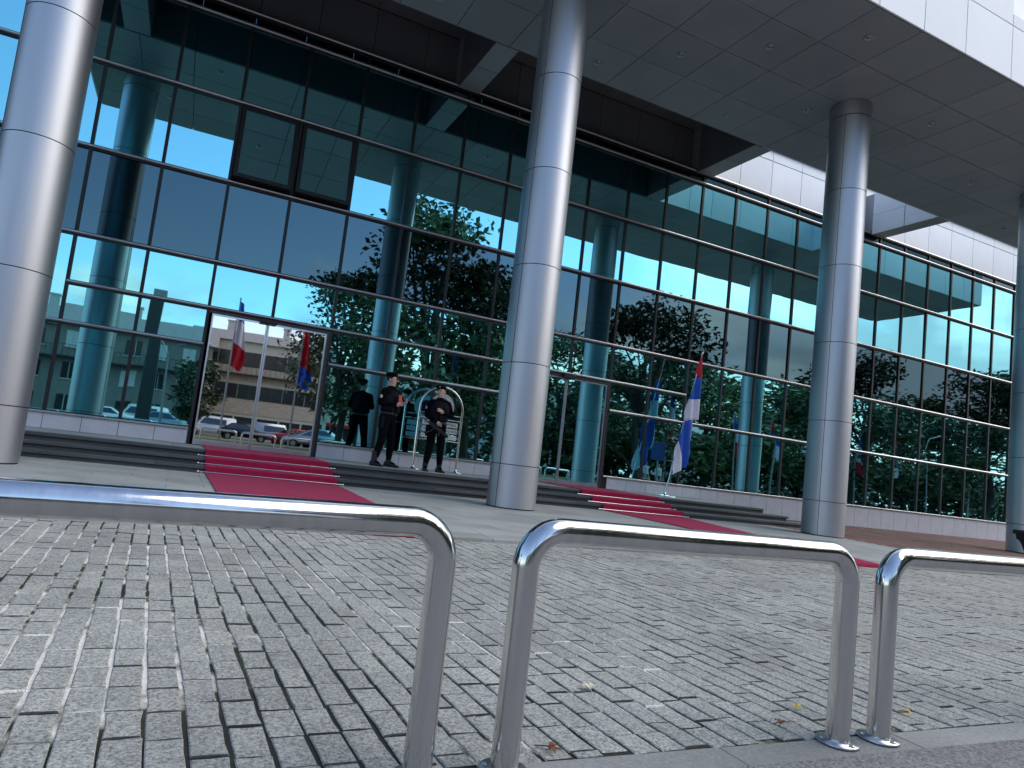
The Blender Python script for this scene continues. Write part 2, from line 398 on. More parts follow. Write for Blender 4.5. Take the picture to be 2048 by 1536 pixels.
for i in range(14):
    v, f = paver_poly(prng, .0088, .0062); me = bpy.data.meshes.new('paver'); me.from_pydata(v, [], f); me.materials.append(MAT['paver_stone']); me.materials.append(MAT['joint_dirt' if i % 4 else 'joint_sand']); me.polygons.foreach_set('material_index', sides(i)); me.update(); variants.append((v, f, me))
stones = []
for k in range(-60, 262):
    off = prng.uniform(0, PL) if k % 1 == 0 else 0
    y = 1.530 - off * .0
    y0 = 1.5225 - off
    yy = y0
    while yy < 5.43:
        a, c = max(yy, 1.5225), min(yy + PL, 5.432)
        if c - a > .03:
            ym = (a + c) / 2; x = -.026 + PW * k + SK * (5.43 - ym)
            if -4.4 < x < 25.9: stones.append((x, ym, (c - a) / PL))
        yy += PL
def seen(p):
    q = to_px(p)
    return q is not None and -40 < q[0] < 2090 and -40 < q[1] < 1580
near = sorted([s for s in stones if seen((s[0], s[1], ZG)) and s[2] > .99], key=lambda s: s[0] ** 2 + s[1] ** 2)[:300]
nearset = set(near); SKA = math.atan(SK)
for s in near:
    o = bpy.data.objects.new('paver', prng.choice(variants)[2]); C.objects.link(o); o.parent = paving
    o.location = (s[0], s[1], ZG + prng.uniform(-.0022, .0016)); o.rotation_euler = (prng.uniform(-.007, .007), prng.uniform(-.010, .010), SKA + prng.uniform(-.009, .009))
far = MB(); tints = []
for s in stones:
    if s in nearset: continue
    vi = prng.randrange(14); v, f, _ = variants[vi]; q = math.cos(SKA), math.sin(SKA); dz = ZG + prng.uniform(-.0022, .0016); tx, ty = prng.uniform(-.008, .008), prng.uniform(-.006, .006)
    big = s[0] < 14
    vv = [(s[0] + x * q[0] - y * s[2] * q[1], s[1] + x * q[1] + y * s[2] * q[0], dz + z + tx * x + ty * y) for x, y, z in v]
    ff = [h for h in f] if big else [f[-1]] + [f[2 * i + 1] for i in range(8)]
    far.raw(vv, ff); far.m[-len(ff):] = sides(vi) if big else [0] * len(ff); tints += [prng.random()] * len(ff)
me = far.mesh('distant_pavers', ['paver_stone_far', 'joint_dirt']); at = me.attributes.new('tint', 'FLOAT', 'FACE'); at.data.foreach_set('value', tints)
fp = link('distant_pavers', me, paving); fp['kind'] = 'stuff'

strip = MB(); strip.box(-4.5, 26, 1.405, 1.521, -.798, ZG - .012); strip = struct(strip.build('kerb_strip', 'mortar'))
x = -4.5
while x < 9:
    box('kerb_stone', 'kerb_granite', strip, x + .0015, x + .7585, 1.4065, 1.5195, -.79, ZG + random.uniform(-.001, .0015), ch=.003); x += .76

terrace = MB(); terrace.box(-9, 11.93, 5.46, 11.3, -.798, ZT - .009); terrace = struct(terrace.build('terrace', 'mortar'))
ty = 5.44; row = 0; trng = random.Random(5)
kx = -4.1
while kx < 11.9:
    k1 = min(kx + .98, 11.93)
    box('kerb_stone', 'kerb_granite', terrace, kx + .002, k1 - .002, 5.432, 5.758, -.79, ZT, ch=.005); kx += .98
ty = 5.76
while ty < 10.40:
    t1 = min(ty + .40, 10.47); x = -5.2 - (row % 2) * .4
    while x < 11.93:
        x1 = min(x + .80, 11.93)
        if x1 - x > .05: box('granite_slab', 'terrace_granite', terrace, x + .0025, x1 - .0025, ty + .0025, t1 - .0025, ZT - .04, ZT + trng.uniform(-.0012, .0012), ch=.002)
        x += .80
    ty += .40; row += 1
brickp = MB(); brickp.box(11.935, 34, 5.432, 13.29, -.798, ZT - .008); brickp = struct(brickp.build('brick_paving', 'mortar'))
bk = MB(); bt = []; j = 0; y = 5.435
while y < 13.25:
    x = 11.94 + (j % 2) * .105
    while x < 30:
        if not (9.5 > 0 and x > 30):
            dz = ZT + trng.uniform(-.0015, .0015)
            ch = .003; a0, a1, b0, b1 = x + .003, x + .203, y + .003, y + .097
            bk.raw([(a0, b0, dz - .02), (a1, b0, dz - .02), (a1, b1, dz - .02), (a0, b1, dz - .02), (a0 + ch, b0 + ch, dz), (a1 - ch, b0 + ch, dz), (a1 - ch, b1 - ch, dz), (a0 + ch, b1 - ch, dz)],
                   [(4, 5, 6, 7), (0, 1, 5, 4), (1, 2, 6, 5), (2, 3, 7, 6), (3, 0, 4, 7)])
            bt += [trng.random() * .75 + (.25 if (int((y - 5.4) / 1.2) % 3 == 1) else 0)] * 5
        x += .21
    y += .10; j += 1
me = bk.mesh('small_bricks', 'brick_red'); at = me.attributes.new('tint', 'FLOAT', 'FACE'); at.data.foreach_set('value', bt)
o = link('small_bricks', me, brickp); o['kind'] = 'stuff'

# ------------------------------------------------------------------ steps
steps = thing('entrance_steps', 'three dark granite steps running along the glass facade', 'steps', (5, 11.2, ZT))
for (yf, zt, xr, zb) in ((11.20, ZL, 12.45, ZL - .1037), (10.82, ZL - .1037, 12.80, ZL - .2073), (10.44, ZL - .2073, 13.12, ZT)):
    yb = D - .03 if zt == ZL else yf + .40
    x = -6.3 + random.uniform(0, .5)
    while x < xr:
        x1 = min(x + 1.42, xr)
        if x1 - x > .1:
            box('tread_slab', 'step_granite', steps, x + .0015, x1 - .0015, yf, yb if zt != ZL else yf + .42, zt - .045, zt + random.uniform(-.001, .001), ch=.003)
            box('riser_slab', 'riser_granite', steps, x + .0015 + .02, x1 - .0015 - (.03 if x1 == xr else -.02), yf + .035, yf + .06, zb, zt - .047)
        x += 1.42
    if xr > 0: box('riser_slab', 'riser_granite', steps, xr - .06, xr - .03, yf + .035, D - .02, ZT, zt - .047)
x = -6.3
while x < 12.45:
    for (ya, yb) in ((11.622, 12.20), (12.203, 12.78), (12.783, D - .031)):
        x1 = min(x + .9, 12.45); box('landing_slab', 'terrace_granite', steps, x + .002, x1 - .002, ya, yb, ZL - .045, ZL + random.uniform(-.001, .001), ch=.002)
    x += .9

# ------------------------------------------------------------------ the building
bld = thing('glass_building', 'modern office building with teal mirrored curtain wall and deep grey canopy on columns', 'building', (8, D, ZT))
core = MB(); core.box(-40, 60, D + .30, 34, -.8, 8.6); core.build('core_wall', 'void_dark', bld)
ph = MB(); ph.box(-40, 60, 19, 34, 8.65, 12.2); ph.build('unseen_sun_block', 'white_alu', bld)  # unseen set-back volume, added to keep sun off the canopy's inner face
rng = random.Random(3)
def pane(name, m, x0, x1, z0, z1, y=D, tx=0., tz=0., parent=bld):
    cx, cz = (x0 + x1) / 2, (z0 + z1) / 2; hx, hz = (x1 - x0) / 2, (z1 - z0) / 2
    b = MB(); b.box(-hx, hx, 0, .03, -hz, hz)
    o = b.build(name, m); o.location = (cx, y, cz); o.rotation_euler = (tx, 0, tz); o.parent = parent
    o.matrix_parent_inverse = Matrix.Translation(-Vector(parent.location)); return o
def jit(): return rng.gauss(0, .0017), rng.gauss(0, .0019)
DOORS = [(.246, 2.58), (7.11, 9.417)]
def in_door(xm): return any(a < xm < c for a, c in DOORS)
frame_mb = None
for i in range(len(MXL) - 1):
    x0, x1 = MXL[i], MXL[i + 1]; xm = (x0 + x1) / 2; a, c = x0 + .028, x1 - .028
    opening = abs(xm - .83) < .1 or abs(xm - 1.997) < .1
    rows = [(T0L + .02, T0U - .02, 'spandrel_glass', 'spandrel_pane'), (T1 + .02, T0L - .03, 'vision_glass', 'glass_pane')]
    if not opening: rows.append((T2 + .02, T1 - .03, 'vision_glass', 'glass_pane'))
    rows.append((T3 + .02, T2 - .03, 'spandrel_glass', 'spandrel_pane'))
    t4 = MXL[4] - .1 < xm < 11.70
    if in_door(xm): rows.append((T4 + .02, T3 - .03, 'vision_glass', 'glass_pane'))
    else:
        rows += [(T4 + .02, T3 - .03, 'vision_glass', 'glass_pane'), (T5 + .02, T4 - .03, 'vision_glass', 'glass_pane')] if t4 else [(T5 + .02, T3 - .03, 'vision_glass', 'glass_pane')]
        rows.append((SILL + .05, T5 - .03, 'vision_glass', 'glass_pane'))
    for z0, z1, m, nm in rows:
        tx, tz = jit(); pane(nm, m, a, c, z0, z1, D, tx, tz)
    if opening:
        # open top hung sash: thick black frame, tilted out at the foot
        h = T1 - T2 - .09; wx = c - a - .03
        sash = bpy.data.objects.new('window_sash', None)
        fm = MB(); q = .075
        fm.box(-wx / 2, wx / 2, -.05, .02, -q, 0); fm.box(-wx / 2, wx / 2, -.05, .02, -h, -h + q)
        fm.box(-wx / 2, -wx / 2 + q, -.05, .02, -h + q, -q); fm.box(wx / 2 - q, wx / 2, -.05, .02, -h + q, -q)
        me = fm.mesh('window_sash', 'mullion_dark'); o = bpy.data.objects.new('window_sash', me); C.objects.link(o)
        o.location = (xm, D - .035, T1 - .045); o.rotation_euler = (R(-7), 0, 0); o.parent = bld; o.matrix_parent_inverse = Matrix.Translation(-Vector(bld.location))
        gm = MB(); gm.box(-wx / 2 + q, wx / 2 - q, -.02, 0, -h + q, -q)
        go = bpy.data.objects.new('sash_glass', gm.mesh('sash_glass', 'vision_glass')); C.objects.link(go); go.parent = o
        bx = MB(); bx.box(a, c, D + .06, D + .09, T2 + .02, T1 - .03); bx.build('window_reveal', 'void_dark', bld)
# mullions: dark flat bars, one per grid line; over a door they stop at the head
for x in MXL:
    z0 = SILL + .045
    if any(a + .2 < x < c - .2 for a, c in DOORS): z0 = T4 + .03
    if any(abs(x - e) < .05 for d_ in DOORS for e in d_): z0 = ZL + .004
    box('mullion', 'mullion_dark', bld, x - .029, x + .029, D - .035, D + .05, z0, T0U + .02)
# transoms: round nosed metal caps over a dark gasket
def transom(z, x0, x1, r=.030):
    b = MB(); b.tube([(x0, D - .058, z), (x1, D - .058, z)], r, 10); b.build('transom', 'rail_metal', bld)
    b = MB(); b.box(x0, x1, D - .042, D + .049, z - .055, z + .012); b.build('transom_gasket', 'rail_dark', bld)
XW = MXL[0]
for z in (T1, T2, T3): transom(z, XW, XE)
transom(T0U, XW, XE, .036); transom(T0L, XW, XE, .034)
transom(T4, MXL[4], 11.72)
transom(T5, XW, .246); transom(T5, 2.61, 7.09); transom(T5, 9.44, XE)
for a, c in ((XW, .215), (2.61, 7.08), (9.45, XE)):
    box('window_sill', 'sill_metal', bld, a, c, D - .075, D + .04, SILL, SILL + .035, ch=.006)
# plinth of pale panels under the glass
plinth = MB()
x = MXL[0]
while x < XE:
    x1 = x + .5835; xm = (x + x1) / 2
    if not any(a - .02 < xm < c + .02 for a, c in DOORS):
        zb = ZL + .003 if xm < 12.5 else ZT + .003
        box('plinth_panel', 'plinth_stone', bld, x + .004, x1 - .004, D - .028, D + .02, zb, SILL - .004, ch=.002)
    x = x1
box('plinth_backing', 'void_dark', bld, MXL[0], .2, D - .012, D + .06, ZT, SILL - .01)
box('plinth_backing', 'void_dark', bld, 2.63, 7.06, D - .012, D + .06, ZT, SILL - .01)
box('plinth_backing', 'void_dark', bld, 9.46, XE, D - .012, D + .06, ZT, SILL - .01)
# sliding doors
for k, (x0, x1) in enumerate(DOORS):
    d = MB()
    d.box(x1 - .07, x1 - .03, D - .05, D + .03, ZL + .004, T4 - .06)
    d.box(x0 + .03, x1 - .071, D - .05, D + .03, T4 - .10, T4 - .06)
    dr = d.build('door', 'frame_grey', bld)
    xm = x0 + (x1 - x0) * .472
    for xa, xb, s in ((x0 + .08, xm - .004, 1), (xm + .004, x1 - .075, -1)):
        f = MB(); f.box(xa, xb, D - .03, D + .01, ZL + .01, ZL + .095); f.box(xa, xb, D - .03, D + .01, T4 - .135, T4 - .105)
        f.box(xa, xa + .028, D - .03, D + .01, ZL + .0955, T4 - .1355); f.box(xb - .028, xb, D - .03, D + .01, ZL + .0955, T4 - .1355)
        f.build('door_leaf_frame', 'sill_metal' if k == 0 else 'frame_pale', dr)
        pb = MB(); pb.box(xa + .028, xb - .028, D - .012, D + .004, ZL + .096, T4 - .136); pb.build('door_glass', 'door_glass' if k == 0 else 'vision_glass', dr)
    box('door_sensor', 'mullion_dark', dr, xm - .16, xm + .16, D - .15, D - .052, T4 - .13, T4 - .04, ch=.01)
# wall above the glass, and the recess over it
def panel_row(name, m, lines, y0, y1, z0, z1, parent, gap=.006):
    for a, c in zip(lines[:-1], lines[1:]): box(name, m, parent, a + gap, c - gap, y0, y1, z0, z1, ch=.004)
WX = [12.01 + 1.167 * k for k in range(-13, 15)]
XB0, XB1 = 11.43, 11.91                       # the beam that ends the roofed part of the recess
WXL = [x for x in WX if x < XB0 - .05] + [XB0]; WXR = [XB1] + [x for x in WX if x > XB1 + .1]
panel_row('dark_wall_panel', 'recess_shade_alu', WXL, 13.50, 13.53, T0U + .06, 9.27, bld)
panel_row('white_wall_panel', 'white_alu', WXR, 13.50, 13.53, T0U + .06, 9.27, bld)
panel_row('white_parapet_panel', 'white_alu', WXR, 13.50, 13.53, 9.29, 9.56, bld)
box('parapet_coping', 'white_alu', bld, XB0, XE, 13.44, 13.95, 9.565, 9.63)
box('wall_backing', 'void_dark', bld, -14, XE, 13.535, 13.60, 7.9, 9.55)
box('head_flashing', 'rail_dark', bld, MXL[0], XE, D + .03, 13.53, T0U + .025, T0U + .05)
# ---- canopy
can = MB(); can.box(SX[0] + .05, SX[-1], YO + .06, YI - .06, ZS + .045, ZF - .03); can = can.build('canopy', 'void_dark', bld)
for i in range(len(SX) - 1):
    for j in range(4):
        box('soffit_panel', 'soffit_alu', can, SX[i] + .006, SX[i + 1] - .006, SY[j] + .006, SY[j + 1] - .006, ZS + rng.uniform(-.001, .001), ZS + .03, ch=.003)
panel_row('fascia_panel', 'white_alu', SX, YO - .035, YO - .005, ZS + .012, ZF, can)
panel_row('fascia_panel', 'white_alu', [x for x in SX if x < 13.5 * K], YO - .035, YO - .005, ZF + .012, ZF + 1.15, can)
panel_row('fascia_panel', 'white_alu', [x for x in SX if x > 13.4 * K], YO - .035, YO - .005, ZF + .012, ZF + .24, can)
box('fascia_backing', 'void_dark', can, SX[0], 13.455 * K, YO, YO + .055, ZF - .05, ZF + 1.12)
panel_row('inner_fascia_panel', 'recess_shade_alu', [x for x in SX if x < 11.7], YI + .005, YI + .035, ZS + .012, 9.284, can)  # under the recess roof: the shade is put into the panel colour
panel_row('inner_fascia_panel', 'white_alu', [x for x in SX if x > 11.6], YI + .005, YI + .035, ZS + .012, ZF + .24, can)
box('end_fascia_panel', 'white_alu', can, SX[0] - .03, SX[0], YO, YI, ZS + .012, ZF)
lights = [(6.785, 11.09), (7.955, 9.965), (9.13, 8.865), (10.30, 7.75), (10.30, 11.09), (11.475, 9.965), (13.92, 8.865), (17.33, 9.965), (20.85, 11.09), (3.27, 11.09), (4.44, 9.965), (-.24, 11.09), (.93, 9.965), (2.10, 8.865), (3.27, 7.75), (-1.42, 8.865)]
for lx, ly in [(x * K, y * K) for x, y in lights]:
    b = MB(); b.lathe((lx, ly, ZS), [(.075, -.002), (.088, -.010), (.078, -.016), (.062, -.010), (.058, .0)], 20); dl = b.build('downlight', 'lamp_ring', can)
    b = MB(); b.lathe((lx, ly, ZS), [(.052, -.004), (.045, -.016), (.02, -.022)], 14); b.build('lamp_lens', 'lamp_glass', dl)
# recess roof on the left, beams across it
for a, c in zip(WXL[:-1], WXL[1:]): box('recess_ceiling_panel', 'recess_shade_alu', bld, a + .005, c - .005, YI + .04, 13.495, 9.285, 9.31)
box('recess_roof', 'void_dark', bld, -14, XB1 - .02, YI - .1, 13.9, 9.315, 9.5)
box('recess_ceiling_panel', 'recess_shade_alu', bld, XB0 + .005, XB1 - .03, YI + .04, 13.495, 9.2855, 9.31)
for bx in (-2.03 * K, 5.0 * K, (XB0 + XB1) / 2, 19.10 * K):
    lit = bx > 12  # open-sky beams stay white; roofed ones get the shaded panel colour
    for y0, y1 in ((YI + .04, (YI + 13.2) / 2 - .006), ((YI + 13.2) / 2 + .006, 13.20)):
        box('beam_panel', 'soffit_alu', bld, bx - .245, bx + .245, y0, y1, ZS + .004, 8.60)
        box('beam_panel', 'white_alu' if lit else 'recess_shade_alu', bld, bx - .247, bx + .247, y0, y1, 8.612, 9.2835)
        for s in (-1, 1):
            box('beam_side_panel', 'white_alu' if (lit or (bx > 11 and s > 0)) else 'recess_shade_alu', bld, bx + s * .251 - .004, bx + s * .251 + .004, y0 + .004, y1 - .004, ZS + .01, 8.60)
    box('beam_end_panel', 'soffit_alu', bld, bx - .24, bx + .24, 13.202, 13.495, T0U + .062, 9.2835)

# ------------------------------------------------------------------ columns
RING = [z * K for z in (-.07, 1.53, 3.125, 4.73, 6.34, 7.95)]
desc = ['brushed aluminium column nearest the camera at the left edge of the view', 'brushed aluminium column between the second officer and the right-hand glass door',
        'brushed aluminium column to the right of the flag stand, its top meeting the soffit', 'brushed aluminium column at the right edge beside the black bin']
col0 = None
for x, lab in zip(COLX, desc):
    if col0 is None:
        col = thing('column', lab, 'column', (x, YC, ZT), 'round metal columns carrying the canopy'); col0 = col
        b = MB(); b.lathe((x, YC, 0), [(RC - .012, ZT + .001), (RC - .012, ZS)], 64); b.build('core', 'column_core', col)
        zs = [ZT + .012] + RING + [ZS - .002]
        for i in range(len(zs) - 1):
            z0, z1 = zs[i] + .006, zs[i + 1] - .006
            b = MB(); b.lathe((x, YC, 0), [(RC, z0), (RC, z1)], 96); 
            if i == len(zs) - 2: b = MB(); b.lathe((x, YC, 0), [(RC + .008, z0), (RC + .008, z1)], 96)
            b.build('cladding_drum', 'column_metal', col)
        b = MB()
        for ang in (R(205), R(25)):
            b.box(x + math.cos(ang) * (RC + .0012) - .003, x + math.cos(ang) * (RC + .0012) + .003, YC + math.sin(ang) * (RC + .0012) - .003, YC + math.sin(ang) * (RC + .0012) + .003, ZT + .02, 7.94 * K)
        b.build('cladding_seam', 'column_core', col)
    else: dup(col0, loc=(x, YC, ZT), label=lab)

# ------------------------------------------------------------------ carpets
def carpet(name, x0, x1, n0, n1, label, group):
    root = thing(name, label, 'carpet', ((x0 + x1) / 2, 8.4, ZT), group)
    r1, r2 = ZL - .1037, ZL - .2073; t = .009
    p = [(13.19, ZL + .002), (11.19, ZL + .002), (11.175, ZL - .008), (11.172, r1 + .012), (11.165, r1 + .002), (10.81, r1 + .002), (10.795, r1 - .008), (10.792, r2 + .012), (10.785, r2 + .002), (10.43, r2 + .002), (10.415, r2 - .008), (10.412, ZT + .014), (10.40, ZT + .003)]
    y = 10.3
    while y > 5.45: p.append((y, ZT + .003)); y -= .17
    p += [(5.435, ZT + .003), (5.415, ZT - .004), (5.411, ZG + .016), (5.409, ZG + .003)]
    b = MB(); nx = 14; k = 0
    def P(i, u, top):
        y, z = p[i]; q_ = max(0, min(1, (10.40 - y) / 4.97)); xa_, xb_ = x0 + (n0 - x0) * q_, x1 + (n1 - x1) * q_; x = xa_ + (xb_ - xa_) * u
        a = p[max(i - 1, 0)]; c = p[min(i + 1, len(p) - 1)]; dy, dz = c[0] - a[0], c[1] - a[1]; l = math.hypot(dy, dz); ny, nz = dz / l, -dy / l
        wv = .004 * mnoise.noise(Vector((x * 1.3, y * 1.1, 4))) if 5.5 < y < 10.2 else 0
        ex = .006 * mnoise.noise(Vector((y * 1.7, u * 9, 1)))
        h = t if top else 0
        return (x + ex, y + ny * h, z + nz * h + max(0, wv))
    for i in range(len(p) - 1):
        for j in range(nx):
            b.face([P(i, j / nx, 1), P(i + 1, j / nx, 1), P(i + 1, (j + 1) / nx, 1), P(i, (j + 1) / nx, 1)], 0, False)
        for u in (0, 1): b.face([P(i, u, 0), P(i + 1, u, 0), P(i + 1, u, 1), P(i, u, 1)])
    b.face([P(len(p) - 1, 0, 0), P(len(p) - 1, 1, 0), P(len(p) - 1, 1, 1), P(len(p) - 1, 0, 1)])
    b.build('carpet_runner', 'carpet_red', root)
    for yy, zz in ((11.155, r1 + .018), (10.775, r2 + .018), (10.395, ZT + .022)):
        b = MB(); b.tube([(x0 - .10, yy, zz), (x1 + .10, yy, zz)], .0085, 10)
        for e in (x0 - .10, x1 + .10): b.lathe((e, yy, zz - .014), [(.012, 0), (.016, .008), (.016, .02), (.010, .028)], 10)
        for e in (x0 - .05, x1 + .05): b.box(e - .012, e + .012, yy - .006, yy + .018, zz - .022, zz + .012)
        b.build('stair_rod', 'steel', root)
carpet('red_carpet', .49, 2.44, .52, 2.24, 'red carpet running from the left glass door down to the paving', 'red carpets from the doors')
carpet('red_carpet', 7.50, 9.43, 7.36, 7.98, 'red carpet running from the right-hand glass door past the flag stand', 'red carpets from the doors')

# ------------------------------------------------------------------ hoop barriers
def hoop(name, x0, x1, y, label, ztop=-.168):
    root = thing(name, label, 'barrier', ((x0 + x1) / 2, y, ZG), 'steel hoop barriers along the paving'); r = .0345; rb = .095
    pts = [(x0, y, ZG + .006)] + [(x0, y, ztop - rb)]
    for i in range(1, 10): t = math.pi / 2 * i / 10; pts.append((x0 + rb - rb * math.cos(t), y, ztop - rb + rb * math.sin(t)))
    pts.append((x0 + rb, y, ztop)); pts.append((x1 - rb, y, ztop))
    for i in range(1, 10): t = math.pi / 2 * i / 10; pts.append((x1 - rb + rb * math.sin(t), y, ztop - rb + rb * math.cos(t)))
    pts += [(x1, y, ztop - rb), (x1, y, ZG + .006)]
    b = MB(); b.tube(pts, r, 28); b.build('tube', 'steel', root)
    for x in (x0, x1):
        b = MB(); b.lathe((x, y, ZG), [(.060, .0015), (.062, .004), (.061, .009), (.038, .0095), (.037, .013)], 32); fl = b.build('base_flange', 'steel_plate', root)
        for a in (30, 150, 270):
            b = MB(); b.lathe((x + .049 * math.cos(R(a)), y + .049 * math.sin(R(a)), ZG), [(.008, .010), (.008, .013), (.005, .016)], 6, smooth=False); b.build('bolt', 'steel_plate', fl)
    return root
YB = 1.483
h0 = hoop('hoop_barrier', .853, 2.035, YB, 'polished steel hoop barrier in the middle, both legs in view')
dup(h0, loc=(h0.location.x - 1.406, YB - .072, ZG), rotz=R(7), label='polished steel hoop barrier at the left, only its right leg in view')
dup(h0, loc=(h0.location.x + 1.374, YB, ZG), label='polished steel hoop barrier cut off by the right edge of the view')
ORD = ['next', 'second', 'third', 'fourth', 'fifth', 'sixth', 'seventh', 'eighth', 'ninth', 'tenth']
for k in list(range(-4, -1)) + list(range(2, 11)):
    dup(h0, loc=(h0.location.x + 1.40 * k, YB, ZG), label=f'steel hoop barrier outside the view, {ORD[abs(k) - 2]} to the {"left" if k < 0 else "right"} of those in view', group='hoop barriers seen in the reflection')

# ------------------------------------------------------------------ people
def skin_body(verts, edges, sub=2):
    """verts: {name: (x,y,z,r)}; a continuous skinned figure; returns an evaluated mesh"""
    names = list(verts); idx = {n: i for i, n in enumerate(names)}
    me = bpy.data.meshes.new('skel'); me.from_pydata([verts[n][:3] for n in names], [(idx[a], idx[b]) for a, b in edges], [])
    o = bpy.data.objects.new('skel', me); C.objects.link(o)
    sk = o.modifiers.new('skin', 'SKIN'); sk.use_smooth_shade = True
    for i, n in enumerate(names):
        r = verts[n][3]; r = r if isinstance(r, tuple) else (r, r); me.skin_vertices[0].data[i].radius = r
    me.skin_vertices[0].data[0].use_root = True
    ss = o.modifiers.new('sub', 'SUBSURF'); ss.levels = sub; ss.render_levels = sub
    dg = bpy.context.evaluated_depsgraph_get(); dg.update()
    m2 = bpy.data.meshes.new_from_object(o.evaluated_get(dg)); bpy.data.objects.remove(o); bpy.data.meshes.remove(me)
    for p in m2.polygons: p.use_smooth = True
    return m2
def person(loc, rz, H, label, arms, head_turn, head_tilt=0., stance=.11, top='uniform', legs='uniform', police=True, group=None, hair='hair_dark'):
    root = thing('person', label, 'person', loc, group); k = H / 1.80
    V = {}; E = []
    def add(n, x, y, z, r, to=None):
        V[n] = (x * k, y * k, z * k, tuple(q * k for q in r) if isinstance(r, tuple) else r * k)
        if to: E.append((to, n))
    add('pelvis', 0, .01, .97, (.172, .135)); add('waist', 0, .0, 1.10, (.172, .132), 'pelvis'); add('chest', 0, .0, 1.29, (.195, .142), 'waist'); add('upper', 0, .015, 1.42, (.150, .095), 'chest')
    add('neck', 0, .02, 1.515, .057, 'upper')
    hr = Matrix.Rotation(head_turn, 3, 'Z') @ Matrix.Rotation(head_tilt, 3, 'X')
    def hp(n, x, y, z, r, to):
        r = tuple(q * 1.08 for q in r); p = hr @ (Vector((x, y, z)) * 1.08) + Vector((0, .015, 1.56)); add(n, p.x, p.y, p.z, r, to)
    hp('jaw', 0, -.022, .022, (.055, .060), 'neck'); hp('face', 0, -.014, .085, (.070, .085), 'jaw'); hp('crown', 0, .006, .150, (.074, .090), 'face'); hp('top', 0, .012, .200, (.050, .060), 'crown')
    for s, S_ in ((1, 'L'), (-1, 'R')):
        add('hip' + S_, s * .095, .01, .90, (.112, .118), 'pelvis'); add('knee' + S_, s * (.095 + stance * .35), -.02, .50, .080, 'hip' + S_); add('shin' + S_, s * (.095 + stance * .6), .01, .28, .078, 'knee' + S_)
        add('ank' + S_, s * (.095 + stance * .8), .03, .09, .042, 'shin' + S_); add('toe' + S_, s * (.11 + stance * .9), -.12, .04, (.04, .03), 'ank' + S_)
        add('sho' + S_, s * .185, .02, 1.425, .078, 'upper')
        el, wr = arms[S_][0], arms[S_][1]
        add('el' + S_, *el, .052, 'sho' + S_); add('wr' + S_, *wr, .034, 'el' + S_)
        d = (Vector(wr) - Vector(el)).normalized(); side = Vector(arms[S_][2]).normalized() if len(arms[S_]) > 2 else d.cross(Vector((0, 0, 1))).normalized()
        nrm = d.cross(side).normalized()
        pm = Vector(wr) + d * .055; add('palm' + S_, *pm, (.030, .022), 'wr' + S_)
        for q, (off, ln) in enumerate(((-.030, .070), (-.010, .082), (.011, .077), (.030, .060))):
            a = pm + d * .035 + side * off; add(f'f{q}a{S_}', *a, .0105, 'palm' + S_); c = a + d * ln * .55 + nrm * .012; add(f'f{q}b{S_}', *c, .0095, f'f{q}a{S_}'); e = c + d * ln * .35 + nrm * .024; add(f'f{q}c{S_}', *e, .008, f'f{q}b{S_}')
        a = Vector(wr) + d * .03 - side * .036; add('th1' + S_, *a, .013, 'palm' + S_); c = a + d * .035 - side * .018 + nrm * .014; add('th2' + S_, *c, .010, 'th1' + S_)
    me = skin_body(V, E, 2)
    for m in (top, legs, 'skin'): me.materials.append(MAT[m])
    def near_name(p):
        best, bd = None, 9
        for n, (x, y, z, r) in V.items():
            q = (p.x - x) ** 2 + (p.y - y) ** 2 + (p.z - z) ** 2
            if q < bd: best, bd = n, q
        return best
    for p in me.polygons:
        n = near_name(p.center); z = p.center.z / k
        if n in ('jaw', 'face', 'crown', 'top') or (n == 'neck' and z > 1.525) or n[:4] == 'palm' or n[0] == 'f' or n[:2] == 'th': p.material_index = 2
        elif n[:2] == 'wr' and not police: p.material_index = 2
        elif z < .99 and not n[:2] in ('el', 'wr'): p.material_index = 1
    body = link('body', me, None); body.parent = root
    def sub(name, mb, m, par=root):
        o = mb.build(name, m); o.parent = par; return o
    def hw(x, y, z): return (hr @ (Vector((x, y, z)) * 1.08) + Vector((0, .015, 1.56))) * k
    def blob(mb, c, rx, ry, rz, rot=None, n=12, m=8):
        bm = bmesh.new(); bmesh.ops.create_uvsphere(bm, u_segments=n, v_segments=m, radius=1)
        mxx = Matrix.Translation(c) @ (rot or hr).to_4x4() @ Matrix.Diagonal((rx * k, ry * k, rz * k, 1)); mb.bm(bm, 0, True, mxx); bm.free()
    b = MB(); 
    bm = bmesh.new(); bmesh.ops.create_cone(bm, segments=8, radius1=.018 * k, radius2=.007 * k, depth=.05 * k, cap_ends=True)
    b.bm(bm, 0, True, Matrix.Translation(hw(0, -.108, .085)) @ hr.to_4x4() @ Matrix.Rotation(R(-22), 4, 'X')); bm.free(); sub('nose', b, 'skin')
    for s in (-1, 1):
        b = MB(); blob(b, hw(s * .079, .012, .085), .012, .024, .034); sub('ear', b, 'skin')
        b = MB(); blob(b, hw(s * .030, -.086, .105), .013, .007, .007, n=8, m=6); sub('eye', b, 'hair_dark')
        b = MB(); blob(b, hw(s * .031, -.087, .122), .019, .008, .0045, n=8, m=6); sub('eyebrow', b, 'hair_dark')
    b = MB(); blob(b, hw(0, -.082, .036), .022, .007, .006, n=8, m=6); sub('mouth', b, 'lip')
    b = MB(); blob(b, hw(0, .022, .142), .088, .098, .085); sub('hair', b, hair)
